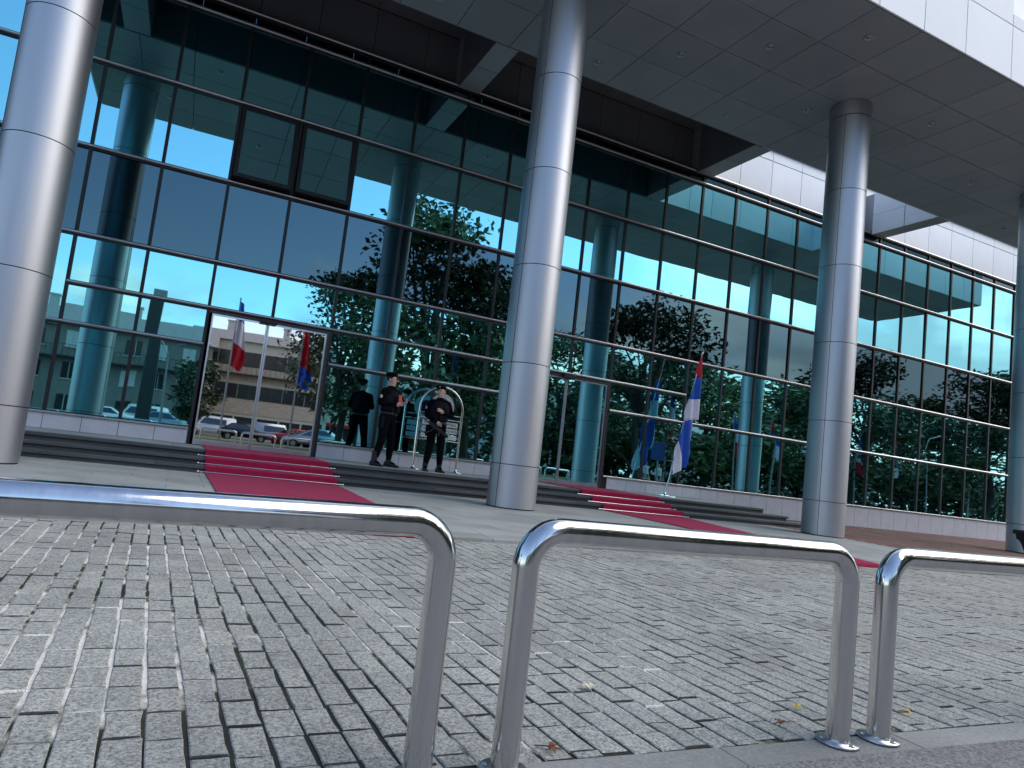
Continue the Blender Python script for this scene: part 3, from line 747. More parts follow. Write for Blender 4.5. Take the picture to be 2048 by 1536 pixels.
    for S_, s in (('L', 1), ('R', -1)):
        a, t = Vector(V['ank' + S_][:3]), Vector(V['toe' + S_][:3]); f = (t - a); f.z = 0; f.normalize(); sd = Vector((f.y, -f.x, 0)); bm = MB()
        if police:
            bm.tube([a + Vector((0, .0, .19 * k)), a + Vector((0, 0, .10 * k)), a + Vector((0, 0, -.01 * k))], [.058 * k, .056 * k, .056 * k], 14)
        prf = [(-.075, .052, .09), (-.03, .056, .11), (.05, .052, .085), (.12, .052, .062), (.18, .050, .048), (.215, .036, .036)]
        kk = len(bm.v); n = 10
        for dx, ww, hh in prf:
            for j in range(n):
                t_ = math.pi * 2 * j / n; ux, uz = math.cos(t_), math.sin(t_); c = a + f * dx * k; c.z = 0
                bm.v.append(tuple(c + sd * ux * ww * k + Vector((0, 0, max(0, (.5 + .62 * uz) * hh * k)))))
        for i in range(len(prf) - 1):
            for j in range(n): bm.f.append((kk + i * n + j, kk + i * n + (j + 1) % n, kk + (i + 1) * n + (j + 1) % n, kk + (i + 1) * n + j)); bm.m.append(0); bm.sm.append(True)
        bm.f.append(tuple(kk + j for j in range(n))); bm.m.append(0); bm.sm.append(False); e = kk + (len(prf) - 1) * n; bm.f.append(tuple(e + j for j in range(n))[::-1]); bm.m.append(0); bm.sm.append(False)
        bt = sub('boot', bm, 'boot_leather' if police else 'cloth_white')
        so_ = MB(); c = a + f * .07 * k
        mxx = Matrix.Translation((c.x, c.y, .011 * k)) @ Matrix(((sd.x, f.x, 0, 0), (sd.y, f.y, 0, 0), (0, 0, 1, 0), (0, 0, 0, 1)))
        q = bmesh.new(); bmesh.ops.create_cube(q, size=1); 
        for v in q.verts: v.co = Vector((v.co.x * .105 * k, v.co.y * .30 * k, v.co.z * .022 * k))
        bmesh.ops.bevel(q, geom=q.edges[:], offset=.006, segments=1, affect='EDGES'); so_.bm(q, 0, False, mxx); q.free(); o = so_.build('sole', 'boot_leather'); o.parent = bt
    if police:
        b = MB(); n = 20
        def ell(mb, prof, sy=.74, yo=0.0):
            kk = len(mb.v)
            for rx, z in prof:
                for j in range(n): t_ = 2 * math.pi * j / n; mb.v.append((rx * k * math.cos(t_), (yo + rx * sy * math.sin(t_)) * k, z * k))
            for i in range(len(prof) - 1):
                for j in range(n): mb.f.append((kk + i * n + j, kk + i * n + (j + 1) % n, kk + (i + 1) * n + (j + 1) % n, kk + (i + 1) * n + j)); mb.m.append(0); mb.sm.append(True)
        ell(b, [(.175, 1.055), (.198, 1.06), (.208, 1.16), (.214, 1.28), (.204, 1.37), (.160, 1.435), (.10, 1.455)], .80); ve = sub('vest', b, 'vest_black')
        for px, pz, ww, hh in ((-.095, 1.10, .075, .12), (.0, 1.10, .075, .12), (.095, 1.10, .075, .12), (.07, 1.30, .07, .08), (-.075, 1.31, .06, .07)):
            q = MB(); yy = -.172 + abs(px) * .45; q.box((px - ww / 2) * k, (px + ww / 2) * k, (yy - .035) * k, (yy + .02) * k, (pz - hh / 2) * k, (pz + hh / 2) * k, ch=.008); o = q.build('pouch', 'vest_black'); o.parent = ve
        b = MB(); ell(b, [(.184, .985), (.196, .99), (.196, 1.03), (.184, 1.035)], .80, .01); sub('belt', b, 'gun_metal')
        q = MB(); q.box(-.235 * k, -.165 * k, -.05 * k, .06 * k, .72 * k, .96 * k, ch=.012); sub('holster', q, 'vest_black')
        q = MB(); q.tube([(0, .02 * k, 1.475 * k), (0, .02 * k, 1.545 * k)], [.082 * k, .068 * k], 18); sub('collar', q, top)
        b = MB(); blob(b, hw(0, .012, .160), .098, .112, .036); blob(b, hw(-.028, .010, .192), .118, .122, .046); be = sub('beret', b, 'beret_black')
        b = MB(); blob(b, hw(.03, -.100, .188), .012, .006, .016, n=8, m=6); o = b.build('badge', 'badge'); o.parent = be
        for s in (-1, 1):
            a = Vector(V['sho' + ('L' if s > 0 else 'R')][:3]); c = Vector(V['el' + ('L' if s > 0 else 'R')][:3]); p = a.lerp(c, .45); od = Vector((s, -.25, 0)).normalized()
            b = MB(); blob(b, p + od * .062 * k, .028, .010, .036, rot=od.to_track_quat('Y', 'Z').to_matrix(), n=10, m=6); sub('shoulder_patch', b, 'patch_white')
    root.rotation_euler = (0, 0, rz)
    return root, k
GP = 'police officers standing on the landing'
# left officer, seen from his right side, looking to the right; both hands up at the chest
p1, k1 = person((3.68, 12.22, ZL), R(38), 1.80, 'officer in black beret standing in profile on the left, holding something red at his chest',
    {'R': ((-.27, .06, 1.17), (-.10, -.20, 1.20), (0, .2, 1)), 'L': ((.26, -.02, 1.17), (.09, -.27, 1.25), (0, .3, 1))}, R(16), R(-2), .17, group=GP)
# right officer, facing the viewer, head turned to the left
p2, k2 = person((4.70, 12.22, ZL), R(-4), 1.71, 'officer in black beret facing the camera before the arched sign, forearm across chest',
    {'L': ((.285, -.04, 1.16), (.02, -.21, 1.24), (0, .2, 1)), 'R': ((-.275, .03, 1.15), (-.085, -.19, 1.02), (0, .2, 1))}, R(-54), R(2), .07, group=GP)
def at_person(root, k, v): return Matrix.Translation(root.location) @ Matrix.Rotation(root.rotation_euler.z, 4, 'Z') @ (Vector(v) * k)
c = at_person(p1, k1, (-.035, -.245, 1.285))
ph_ = thing('phone', 'red phone in the hand of the officer in profile', 'phone', c)
q = MB(); q.box(-.042, .042, -.006, .006, -.05, .095, ch=.004); o = q.build('phone_case', 'phone_red'); o.parent = ph_
q = MB(); q.box(-.030, -.004, -.009, -.0055, .055, .085); o = q.build('camera_lens', 'ink'); o.parent = ph_
ph_.rotation_euler = (R(-8), R(4), R(30))
# short rifle slung across the right officer's thigh
c = at_person(p2, k2, (-.10, -.235, .90))
gn = thing('rifle', 'black short rifle slung across the thigh of the officer facing the camera', 'rifle', c)
q = MB(); q.box(-.16, .14, -.022, .022, -.03, .035, ch=.006); o = q.build('receiver', 'gun_metal'); o.parent = gn
q = MB(); q.tube([(-.15, 0, .012), (-.30, 0, .012)], .012, 10); o = q.build('barrel', 'gun_metal'); o.parent = gn
q = MB(); q.box(.14, .30, -.015, .015, -.035, .02, ch=.006); o = q.build('stock', 'gun_metal'); o.parent = gn
q = MB(); q.tube([(-.03, 0, -.03), (-.05, 0, -.10), (-.09, 0, -.17), (-.15, 0, -.22)], .022, 8, squash=.6); o = q.build('magazine', 'gun_metal'); o.parent = gn
q = MB(); q.tube([(.10, 0, -.03), (.13, 0, -.11)], .017, 8); o = q.build('pistol_grip', 'gun_metal'); o.parent = gn
gn.rotation_euler = (0, R(28), R(-6))

# ------------------------------------------------------------------ sign stand, flag stand, bin
sg = thing('sign_stand', 'arched polished steel stand with white round emblem and three name plates behind the officer', 'sign', (5.0, 12.82, ZL))
xa, xb, ys, zt_ = 4.50, 5.45, 12.82, 1.33; rr = (xb - xa) / 2; pts = [(xa, ys, ZL + .02), (xa, ys, zt_ - rr)]
for i in range(1, 16): t = math.pi * i / 16; pts.append(((xa + xb) / 2 - rr * math.cos(t), ys, zt_ - rr + rr * math.sin(t)))
pts += [(xb, ys, zt_ - rr), (xb, ys, ZL + .02)]
q = MB(); q.tube(pts, .024, 16); q.build('arch_tube', 'steel', sg)
for x in (xa, xb): q = MB(); q.lathe((x, ys, ZL), [(.15, .001), (.15, .008), (.06, .018), (.03, .045), (.026, .07)], 28); q.build('base_plate', 'steel', sg)
q = MB(); q.tube([(xa, ys, .76), (xb, ys, .76)], .007, 8); q.tube([(xa, ys, .66), (xb, ys, .66)], .007, 8); q.tube([(xa, ys, .22), (xb, ys, .22)], .007, 8); q.build('cross_rod', 'steel', sg)
def disc(mb, cx, y, cz, r0, r1, th=.01, n=40, mi=0):
    for j in range(n):
        a, c = 2 * math.pi * j / n, 2 * math.pi * (j + 1) / n
        P = lambda r, t, yy: (cx + r * math.cos(t), yy, cz + r * math.sin(t))
        mb.face([P(r0, a, y), P(r1, a, y), P(r1, c, y), P(r0, c, y)][::-1], mi)
        mb.face([P(r1, a, y), P(r1, a, y + th), P(r1, c, y + th), P(r1, c, y)], mi)
        mb.face([P(r0, a, y + th), P(r1, a, y + th), P(r1, c, y + th), P(r0, c, y + th)], mi)
ex, ez = 4.98, .93
q = MB(); disc(q, ex, ys - .02, ez, .16, .27); em = q.build('emblem_ring', 'sign_white', sg)
q = MB(); disc(q, ex, ys - .016, ez, .0, .16, .008); q.build('emblem_field', 'sign_navy', sg)
q = MB(); disc(q, ex, ys - .0225, ez, .255, .266, .002); disc(q, ex, ys - .0225, ez, .165, .173, .002); q.build('emblem_line', 'ink', em)
def text_mesh(s, size):
    cu = bpy.data.curves.new('t', 'FONT'); cu.body = s; cu.size = size; cu.align_x = 'CENTER'; cu.align_y = 'CENTER'; cu.extrude = .0012
    o = bpy.data.objects.new('t', cu); C.objects.link(o); dg = bpy.context.evaluated_depsgraph_get(); dg.update()
    m = bpy.data.meshes.new_from_object(o.evaluated_get(dg)); bpy.data.objects.remove(o); bpy.data.curves.remove(cu); return m
def text(s, size, x, y, z, m, parent, rot=0., name='lettering'):
    me = text_mesh(s, size); me.materials.clear(); me.materials.append(MAT[m]); o = link(name, me); o.location = (x, y, z); o.rotation_euler = (R(90), rot, 0)
    attach(o, parent); return o
# ring lettering
for i, chh in enumerate('NARODNA SKUPSTINA REPUBLIKE '):
    t = R(200) - i * R(360 / 28)
    text(chh, .06, ex + .213 * math.cos(t), ys - .0225, ez + .213 * math.sin(t), 'ink', em, rot=-(t - math.pi / 2), name='ring_letter')
for zz, s in ((.565, 'REPUBLIKA  SRPSKA'), (.435, 'PREDSJEDNIK VLADE'), (.305, 'I MINISTER')):
    q = MB(); q.box(4.585, 5.375, ys - .012, ys + .002, zz - .05, zz + .05, ch=.003); pl = q.build('name_plate', 'sign_white', sg)
    text(s, .082, 4.985, ys - .0135, zz, 'ink', pl)

fl = thing('flag_stand', 'red blue and white flag hanging from a leaning silver pole on a round base', 'flag', (10.80, 12.62, ZL))
F0, F1 = Vector((10.80, 12.62, ZL + .03)), Vector((11.585, 12.62, 3.24))
q = MB(); q.tube([F0, F0.lerp(F1, .968)], .016, 12); q.build('pole', 'steel', fl)
q = MB(); q.lathe((10.80, 12.62, ZL), [(.27, .001), (.27, .010), (.20, .022), (.06, .032), (.024, .07), (.022, .12)], 32); q.build('base_plate', 'steel', fl)
q = MB(); a = F0.lerp(F1, .966); q.tube([a, F0.lerp(F1, .976), F0.lerp(F1, .988), F1], [.010, .026, .020, .002], 12); q.build('finial', 'steel', fl)
def fpt(px, py):
    x, y = 1300 + px * .20833, 680 + py * .20833
    d = M3.transposed() @ Vector(((x - CCX) / CF, (y - CCY) / CF, 1)); p = d * (12.60 / d.y); return p.x, p.z + .0
FLAG = [('flag_red', [(150, 494, 499), (240, 455, 491), (362, 430, 485)]),
        ('flag_blue', [(362, 430, 485), (460, 400, 474), (568, 368, 463)]),
        ('flag_white', [(568, 368, 463), (680, 338, 453), (770, 312, 447)]),
        ('flag_blue', [(772, 311, 412), (880, 285, 398), (970, 263, 384), (1080, 272, 362), (1160, 284, 348), (1229, 292, 336)]),
        ('flag_white', [(970, 262, 263), (1080, 228, 274), (1160, 208, 284), (1240, 191, 291), (1290, 204, 214)]),
        ('flag_white', [(768, 408, 413), (860, 398, 406), (960, 384, 396), (1040, 368, 381), (1076, 358, 362)])]
def flag_mesh(off=lambda x, z: 0., depth=.05):
    bb = MB(); mats = ['flag_red', 'flag_blue', 'flag_white']
    for li, (m, rows) in enumerate(FLAG):
        n = 9; sub = 4; rr_ = []
        for (ya, la, ra), (yb, lb, rb_) in zip(rows[:-1], rows[1:]):
            for s in range(sub): t = s / sub; rr_.append((ya + (yb - ya) * t, la + (lb - la) * t, ra + (rb_ - ra) * t))
        rr_.append(rows[-1])
        pts = []
        for (yy, l, r) in rr_:
            rowp = []
            for j in range(n + 1):
                px = l + (r - l) * j / n; x, z = fpt(px, yy)
                y = 12.60 - .02 + depth * math.sin(px * .085 + yy * .004 + li * .5) * min(1, (yy - 140) / 300) + (.012 if li == 5 else 0) - (.02 if li == 4 else 0)
                rowp.append((x, y, z))
            pts.append(rowp)
        for i in range(len(pts) - 1):
            for j in range(n): bb.face([pts[i][j], pts[i + 1][j], pts[i + 1][j + 1], pts[i][j + 1]], mats.index(m), False)
    me = bb.mesh('flag_cloth', mats)
    bm = bmesh.new(); bm.from_mesh(me); bmesh.ops.remove_doubles(bm, verts=bm.verts, dist=.0008); bmesh.ops.solidify(bm, geom=bm.faces[:], thickness=.004)
    for f in bm.faces: f.smooth = True
    bm.to_mesh(me); bm.free(); return me
link('flag_cloth', flag_mesh(), fl)

bn = thing('litter_bin', 'black litter bin beside the column at the right edge', 'bin', (18.5, 8.8, ZT))
q = MB(); q.raw([(18.17, 8.55, ZT + .002), (18.80, 8.55, ZT + .002), (18.80, 9.1, ZT + .002), (18.17, 9.1, ZT + .002), (18.13, 8.52, -.30), (18.84, 8.52, -.30), (18.84, 9.13, -.30), (18.13, 9.13, -.30)], [(0, 3, 2, 1), (4, 5, 6, 7), (0, 1, 5, 4), (1, 2, 6, 5), (2, 3, 7, 6), (3, 0, 4, 7)]); q.build('bin_body', 'bin_black', bn)
box('bin_lid', 'bin_black', bn, 18.08, 18.89, 8.47, 9.18, -.298, -.20, ch=.02)

# ------------------------------------------------------------------ fallen leaves
def leaf(name, x, y, s, m, label, lobes=1, rz=0., curl=.25):
    b = MB(); n = 8
    for lb in range(lobes):
        a0 = rz + (lb - (lobes - 1) / 2) * 1.9
        for i in range(n):
            t0, t1 = i / n, (i + 1) / n; w0, w1 = math.sin(math.pi * t0 ** .8) * .34, math.sin(math.pi * t1 ** .8) * .34
            for sg_ in (1, -1):
                def P(t, wv): u, v = t * s, wv * s * sg_; return (x + u * math.cos(a0) - v * math.sin(a0), y + u * math.sin(a0) + v * math.cos(a0), ZG + .006 + abs(wv) * s * curl + .010 * math.sin(t * 3))
                b.face([P(t0, 0), P(t1, 0), P(t1, w1), P(t0, w0)] if sg_ < 0 else [P(t0, w0), P(t1, w1), P(t1, 0), P(t0, 0)])
    b.tube([(x, y, ZG + .007), (x - .35 * s * math.cos(rz), y - .35 * s * math.sin(rz), ZG + .003)], .0012, 5)
    o = b.build(name, m); me = o.data; bm = bmesh.new(); bm.from_mesh(me); bmesh.ops.remove_doubles(bm, verts=bm.verts, dist=.0004); bmesh.ops.solidify(bm, geom=bm.faces[:], thickness=.0006); bm.to_mesh(me); bm.free()
    tag(o, label, 'leaf', 'fallen leaves on the paving')
def gpt(px, py, z=ZG):
    d = M3.transposed() @ Vector(((px - CCX) / CF, (py - CCY) / CF, 1)); p = d * (z / d.z); return p.x, p.y
for (px, py, s, m, lab, lobes, rz) in ((1180, 1382, .040, 'leaf_cream', 'pale cream two-lobed leaf lying on the paving between the hoop legs', 2, 1.4), (1803, 1428, .036, 'leaf_yellow', 'bright yellow leaf on the paving to the right of the twin steel legs', 1, -1.1),
                                (1588, 1419, .034, 'leaf_yellow', 'thin yellowish leaf lying edge-on in front of the twin steel legs', 1, -.5), (1560, 1452, .026, 'leaf_brown', 'crumpled reddish brown leaf left of the twin steel legs', 2, .4),
                                (945, 1446, .012, 'leaf_cream', 'tiny pinkish scrap in a joint between the two middle legs', 1, .3), (1098, 1503, .030, 'leaf_brown', 'dry brown leaf bits near the bottom edge beside the middle leg', 2, -.6),
                                (690, 1059, .05, 'leaf_yellow', 'small orange leaf on the front edge of the left carpet', 1, .2)):
    x, y = gpt(px, py); leaf('fallen_leaf', x, y, s, m, lab, lobes, rz)
q = MB(); x, y = gpt(1092, 1496); q.tube([(x - .03, y + .012, ZG + .004), (x, y, ZG + .006), (x + .035, y - .02, ZG + .004)], .002, 6); tag(q.build('twig', 'leaf_brown'), 'thin reddish twig near the bottom edge beside the middle leg', 'twig')

# ------------------------------------------------------------------ what the glass mirrors: the street behind the camera
def tree_meshes(seed, h, cr, nleaf, leaf_s, ch0=.16, stretch=1.0):
    rg = random.Random(seed); t = MB()
    t.tube([(0, 0, -.1), (.05, .02, h * .2), (.02, .08, h * .45), (0, .05, h * .72)], [h * .022, h * .017, h * .012, h * .004], 10)
    blobs = []
    for i in range(26):
        a = rg.uniform(0, 6.283); zz_ = rg.uniform(ch0 + .08, .93); prof = math.sin(math.pi * min(1, (zz_ - ch0 + .10) / (1.12 - ch0))) ** .6
        rad = cr * prof * rg.uniform(.35, .85); blobs.append((math.cos(a) * rad, math.sin(a) * rad, zz_ * h, cr * rg.uniform(.26, .44)))
    blobs.append((0, 0, h * .9, cr * .35)); blobs.append((0, 0, h * .6, cr * .5))
    for bx_, by_, bz_, br_ in blobs[::2]:
        z0 = h * rg.uniform(.28, .5); z0 = min(z0, bz_ - .2); t.tube([(0, .05, z0), (bx_ * .5, by_ * .5, (z0 + bz_) / 2), (bx_, by_, bz_)], [h * .009, h * .006, h * .002], 6)
    lf = MB(); per = nleaf // len(blobs)
    for bx_, by_, bz_, br_ in blobs:
        for i in range(per):
            d = Vector((rg.gauss(0, 1), rg.gauss(0, 1), rg.gauss(0, 1))).normalized() * br_ * (rg.random() ** .45) * rg.uniform(.8, 1.18); c = Vector((bx_, by_, bz_)) + Vector((d.x, d.y, d.z * .85))
            u = Vector((rg.gauss(0, 1), rg.gauss(0, 1), rg.gauss(0, .6))).normalized(); v = u.cross(Vector((rg.gauss(0, 1), rg.gauss(0, 1), rg.gauss(0, 1)))).normalized(); s = leaf_s * rg.uniform(.6, 1.3)
            lf.face([c - u * s, c + v * s * .5, c + u * s, c - v * s * .5])
    return t, lf
TM = {}
for key, args, lm in (('linden', (1, 1, .38, 7600, .016), 'foliage_dark'), ('plane', (2, 1, .37, 7600, .0165), 'foliage_mid'), ('round', (3, 1, .40, 3600, .030, .16), 'foliage_dark'), ('light', (4, 1, .42, 6500, .022, .10), 'foliage_light')):
    t, lf = tree_meshes(*args); TM[key] = (t.mesh('trunk', 'bark'), lf.mesh('crown', lm))
def tree(name, key, x, y, h, label, group=None, wide=1., z=-.78, rz=0.):
    root = thing(name, label, 'tree', (x, y, z), group); root.rotation_euler = (0, 0, rz); root.scale = (h * wide, h * wide, h)
    for n, me in zip(('trunk', 'crown'), TM[key]):
        o = bpy.data.objects.new(n, me); C.objects.link(o); o.parent = root
TG = 'trees mirrored in the glass'
MY = 2 * D
def mir(rx, yv): return rx * yv, MY - yv          # reflected bearing and distance -> real place
for key, rx, yv, zr, wide, lab, rz in (
    ('linden', .345, 36, .402, .92, 'tall dark leafy tree mirrored above the two officers', 0), ('plane', .222, 37, .262, .92, 'leafy tree mirrored above the left glass door', 1),
    ('plane', .44, 38, .33, .9, 'leafy tree mirrored just left of the middle column', 2.2), ('linden', .80, 36, .34, 1.0, 'tree with a broad open crown mirrored right of the middle column', 3.1),
    ('light', .93, 44, .235, 1.2, 'pale green bushy tree mirrored behind the flag', .4), ('light', 1.07, 45, .225, 1.2, 'pale green bushy tree mirrored just right of the flag', 1.7), ('light', 1.22, 44, .24, 1.2, 'pale green bushy tree mirrored left of the third column', 2.9),
    ('linden', 1.385, 38, .335, 1.0, 'dark tree mirrored right of the third column', 5), ('light', 1.56, 42, .26, 1.2, 'bushy tree mirrored between the two right-hand columns', 4.2), ('linden', 1.83, 38, .36, 1.05, 'dark tree mirrored beside the right-hand column', .8),
    ('round', .020, 50, .090, 1.05, 'small round dark tree mirrored beside the left glass door', 0), ('plane', .62, 48, .24, 1.2, 'tree mirrored behind the middle column', .9), ('light', 1.72, 47, .22, 1.3, 'bushy tree mirrored low behind the right-hand column', 2.0), ('light', .72, 50, .19, 1.3, 'bushy tree mirrored low beside the second glass door', 5.1)):
    x, y = mir(rx, yv); tree('tree', 'plane' if key == 'linden' and rx < .5 else key, x, y, zr * yv + .78, lab, TG, wide, -.8 - max(0, -y - 14) * .012, rz)

rg = random.Random(21); sh = MB()
for i in range(15000):
    rx = rg.uniform(.30, 2.3); yv = rg.uniform(46, 58); top = 5.2 + 1.6 * mnoise.noise(Vector((rx * 9, 3, 0))) + 1.2 * mnoise.noise(Vector((rx * 30, 7, 0)))
    x, y = mir(rx, yv); c = Vector((x, y, -1.1 + top * rg.random() ** .8)); sz = rg.uniform(.22, .5)
    u = Vector((rg.gauss(0, 1), rg.gauss(0, 1), rg.gauss(0, .7))).normalized(); v = u.cross(Vector((rg.gauss(0, 1), rg.gauss(0, 1), rg.gauss(0, 1)))).normalized()
    sh.face([c - u * sz, c + v * sz * .55, c + u * sz, c - v * sz * .55])
tag(sh.build('shrubbery', 'foliage_dark'), 'dense dark green shrubbery mirrored low in the glass to the right', 'shrubbery', kind='stuff')
# street buildings
def house(name, label, x, y, rz, W, Dp, floors, fh, wall, roof, base=-1.3, bands=None, win=(1.2, 1.3), pitch=2.6, shop=None, eave=.5, roofh=2.2):
    root = thing(name, label, 'building', (x, y, base), 'buildings mirrored in the glass'); Ht = floors * fh
    def part(nm, mb, m, par=root): o = mb.build(nm, m); o.parent = par; return o
    b = MB(); b.box(-W / 2, W / 2, -Dp, 0, 0, Ht); part('wall', b, wall)
    b = MB(); b.raw([(-W / 2 - eave, -Dp - eave, Ht), (W / 2 + eave, -Dp - eave, Ht), (W / 2 + eave, eave, Ht), (-W / 2 - eave, eave, Ht), (-W / 2 - eave, -Dp / 2, Ht + roofh), (W / 2 + eave, -Dp / 2, Ht + roofh)],
                     [(0, 3, 2, 1), (2, 3, 4, 5), (0, 1, 5, 4), (1, 2, 5), (3, 0, 4)]); rf = part('roof', b, roof)
    for cx_ in (-W * .3, W * .12): b = MB(); b.box(cx_ - .4, cx_ + .4, -Dp * .5 - 1.6, -Dp * .5 - .8, Ht + .5, Ht + roofh + 1.2); b.box(cx_ - .5, cx_ + .5, -Dp * .5 - 1.7, -Dp * .5 - .7, Ht + roofh + 1.203, Ht + roofh + 1.35); part('chimney', b, 'wall_white', rf)
    n = int(W / pitch); x0 = -(n - 1) * pitch / 2; rg = random.Random(W)
    for f in range(floors):
        if bands and f >= 1: b = MB(); b.box(-W / 2 - .01, W / 2 + .01, .003, .09, f * fh - .75, f * fh + .85); part('facing_band', b, bands)
        for i in range(n):
            wx = x0 + i * pitch; z0 = f * fh + .95; ww, wh = win
            if f == 0 and shop: z0, ww, wh = .3, pitch * .8, 2.3
            if bands and f > 0: ww = pitch * .97
            b = MB(); b.box(wx - ww / 2, wx + ww / 2, .004, .05, z0, z0 + wh); wo = part('window', b, 'window_dark' if not (not bands and f > 0 and rg.random() < .45) else 'shutter')
            b = MB(); b.box(wx - ww / 2 - .06, wx + ww / 2 + .06, .004, .12, z0 - .1, z0 - .004); b.box(wx - .03, wx + .03, .051, .075, z0, z0 + wh); part('window_frame', b, 'wall_white' if not bands else 'pole_dark', wo)
        if f >= 1 and f == floors - 1:
            b = MB(); b.box(-W / 2 + .3, W / 2 - .3, .005, 1.2, f * fh - .12, f * fh)
            for i in range(int(W / .5)): b.box(-W / 2 + .3 + i * .5, -W / 2 + .34 + i * .5, 1.12, 1.16, f * fh, f * fh + 1.0)
            b.box(-W / 2 + .3, W / 2 - .3, 1.11, 1.17, f * fh + 1.0, f * fh + 1.05); part('balcony', b, 'pole_dark')
    if shop: b = MB(); b.box(-W / 2, W / 2, .005, .5, fh - .45, fh - .05); part('shop_sign', b, shop)
    root.rotation_euler = (0, 0, rz); return root
x, y = mir(.105, 76); house('office_block', 'tan stone block with ribbon windows mirrored in the left glass door', x, y, R(8), 15, 11, 3, 3.55, 'wall_cream', 'roof_grey', bands='wall_brick_tan', win=(2.2, 1.5), pitch=2.4, roofh=1.8)
x, y = mir(.275, 80); house('apartment_house', 'cream house with red shop front mirrored at the right of the left door', x, y, R(-4), 14, 10, 3, 2.9, 'wall_cream', 'roof_grey', shop='shop_red')
x, y = mir(-.105, 72); house('apartment_house', 'dark grey apartment house with white shutters mirrored beside the left column', x, y, R(2), 20, 12, 3, 3.0, 'wall_grey', 'roof_grey', win=(1.2, 1.5), roofh=2.6)
x, y = mir(-.42, 70); house('apartment_house', 'white apartment house mirrored beyond the left column', x, y, R(0), 18, 12, 4, 3.0, 'wall_white', 'roof_grey')
x, y = mir(.62, 92); house('office_block', 'pale building mirrored behind the trees at the second door', x, y, R(-6), 26, 12, 4, 3.3, 'wall_white', 'roof_grey', pitch=3)
x, y = mir(1.06, 100); house('office_block', 'yellow building mirrored low behind the trees by the flag', x, y, R(-12), 34, 12, 3, 3.2, 'wall_cream', 'roof_grey', pitch=3)
x, y = mir(1.31, 120); house('office_block', 'tall pale block mirrored above the trees left of the third column', x, y, R(-15), 14, 12, 9, 3.3, 'wall_white', 'roof_grey', pitch=3, roofh=.8)

def car(name, label, body, x, y, rz, kind='hatch', z=-1.15):
    root = thing(name, label, 'car', (x, y, z), 'cars parked in the mirrored street')
    if kind == 'van': side = [(-2.1, .35), (-2.15, .9), (-2.05, 1.75), (-1.9, 1.85), (.75, 1.85), (1.15, 1.15), (2.0, .98), (2.15, .6), (2.1, .35)]; gl = [(-1.2, 1.15), (-1.2, 1.65), (.62, 1.65), (.98, 1.15)]
    else: side = [(-2.1, .32), (-2.15, .75), (-2.0, .95), (-1.75, 1.0), (-1.1, 1.42), (.25, 1.45), (1.05, 1.0), (1.95, .85), (2.15, .6), (2.1, .32)]; gl = [(-1.45, .98), (-1.0, 1.34), (.2, 1.37), (.82, .98)]
    def taper(zz_): return .86 - max(0, zz_ - .9) * .28
    b = MB(); n = len(side)
    vv = [(px, -taper(pz), pz) for px, pz in side] + [(px, taper(pz), pz) for px, pz in side]
    b.raw(vv, [tuple(range(n))[::-1], tuple(range(n, 2 * n))] + [(i, (i + 1) % n, n + (i + 1) % n, n + i) for i in range(n)])
    me = b.mesh('body', body); bm = bmesh.new(); bm.from_mesh(me); bmesh.ops.recalc_face_normals(bm, faces=bm.faces); bmesh.ops.bevel(bm, geom=bm.edges[:], offset=.06, segments=2, affect='EDGES')
    for f in bm.faces: f.smooth = True
    bm.to_mesh(me); bm.free(); o = link('body', me); o.parent = root
    for s in (-1, 1):
        b = MB(); q = [(px, s * (taper(pz) + .008), pz) for px, pz in gl]; b.face(q); b.face([(a, c - s * .03, d) for a, c, d in q][::-1])
        for i in range(4): j = (i + 1) % 4; b.face([q[i], q[j], (q[j][0], q[j][1] - s * .03, q[j][2]), (q[i][0], q[i][1] - s * .03, q[i][2])])
        o = b.build('side_window', 'car_glass'); o.parent = root
    w0, w1 = (side[4], side[5]) if kind == 'van' else (side[5], side[6])
    b = MB(); a, c = Vector((w0[0] + .06, 0, w0[1] - .03)), Vector((w1[0] - .06, 0, w1[1] + .04)); off = Vector((.03, 0, .03))
    b.face([a + off + Vector((0, -.62, 0)), c + off + Vector((0, -.74, 0)), c + off + Vector((0, .74, 0)), a + off + Vector((0, .62, 0))]); b.face([a + Vector((0, .62, 0)), c + Vector((0, .74, 0)), c + Vector((0, -.74, 0)), a + Vector((0, -.62, 0))]); o = b.build('windscreen', 'car_glass'); o.parent = root
    for px in (-1.3, 1.3):
        for s in (-1, 1):
            b = MB(); b.tube([(px, s * .70, .32), (px, s * .885, .32)], .32, 18); o = b.build('wheel', 'tyre'); o.parent = root
            b2 = MB(); b2.tube([(px, s * .886, .32), (px, s * .90, .32)], .19, 14); o2 = b2.build('rim', 'car_silver'); o2.parent = o
    for s in (-1, 1): b = MB(); b.box(2.10, 2.17, s * .66 - .16, s * .66 + .16, .60, .72); o = b.build('headlight', 'sign_white'); o.parent = root
    root.rotation_euler = (0, 0, rz)
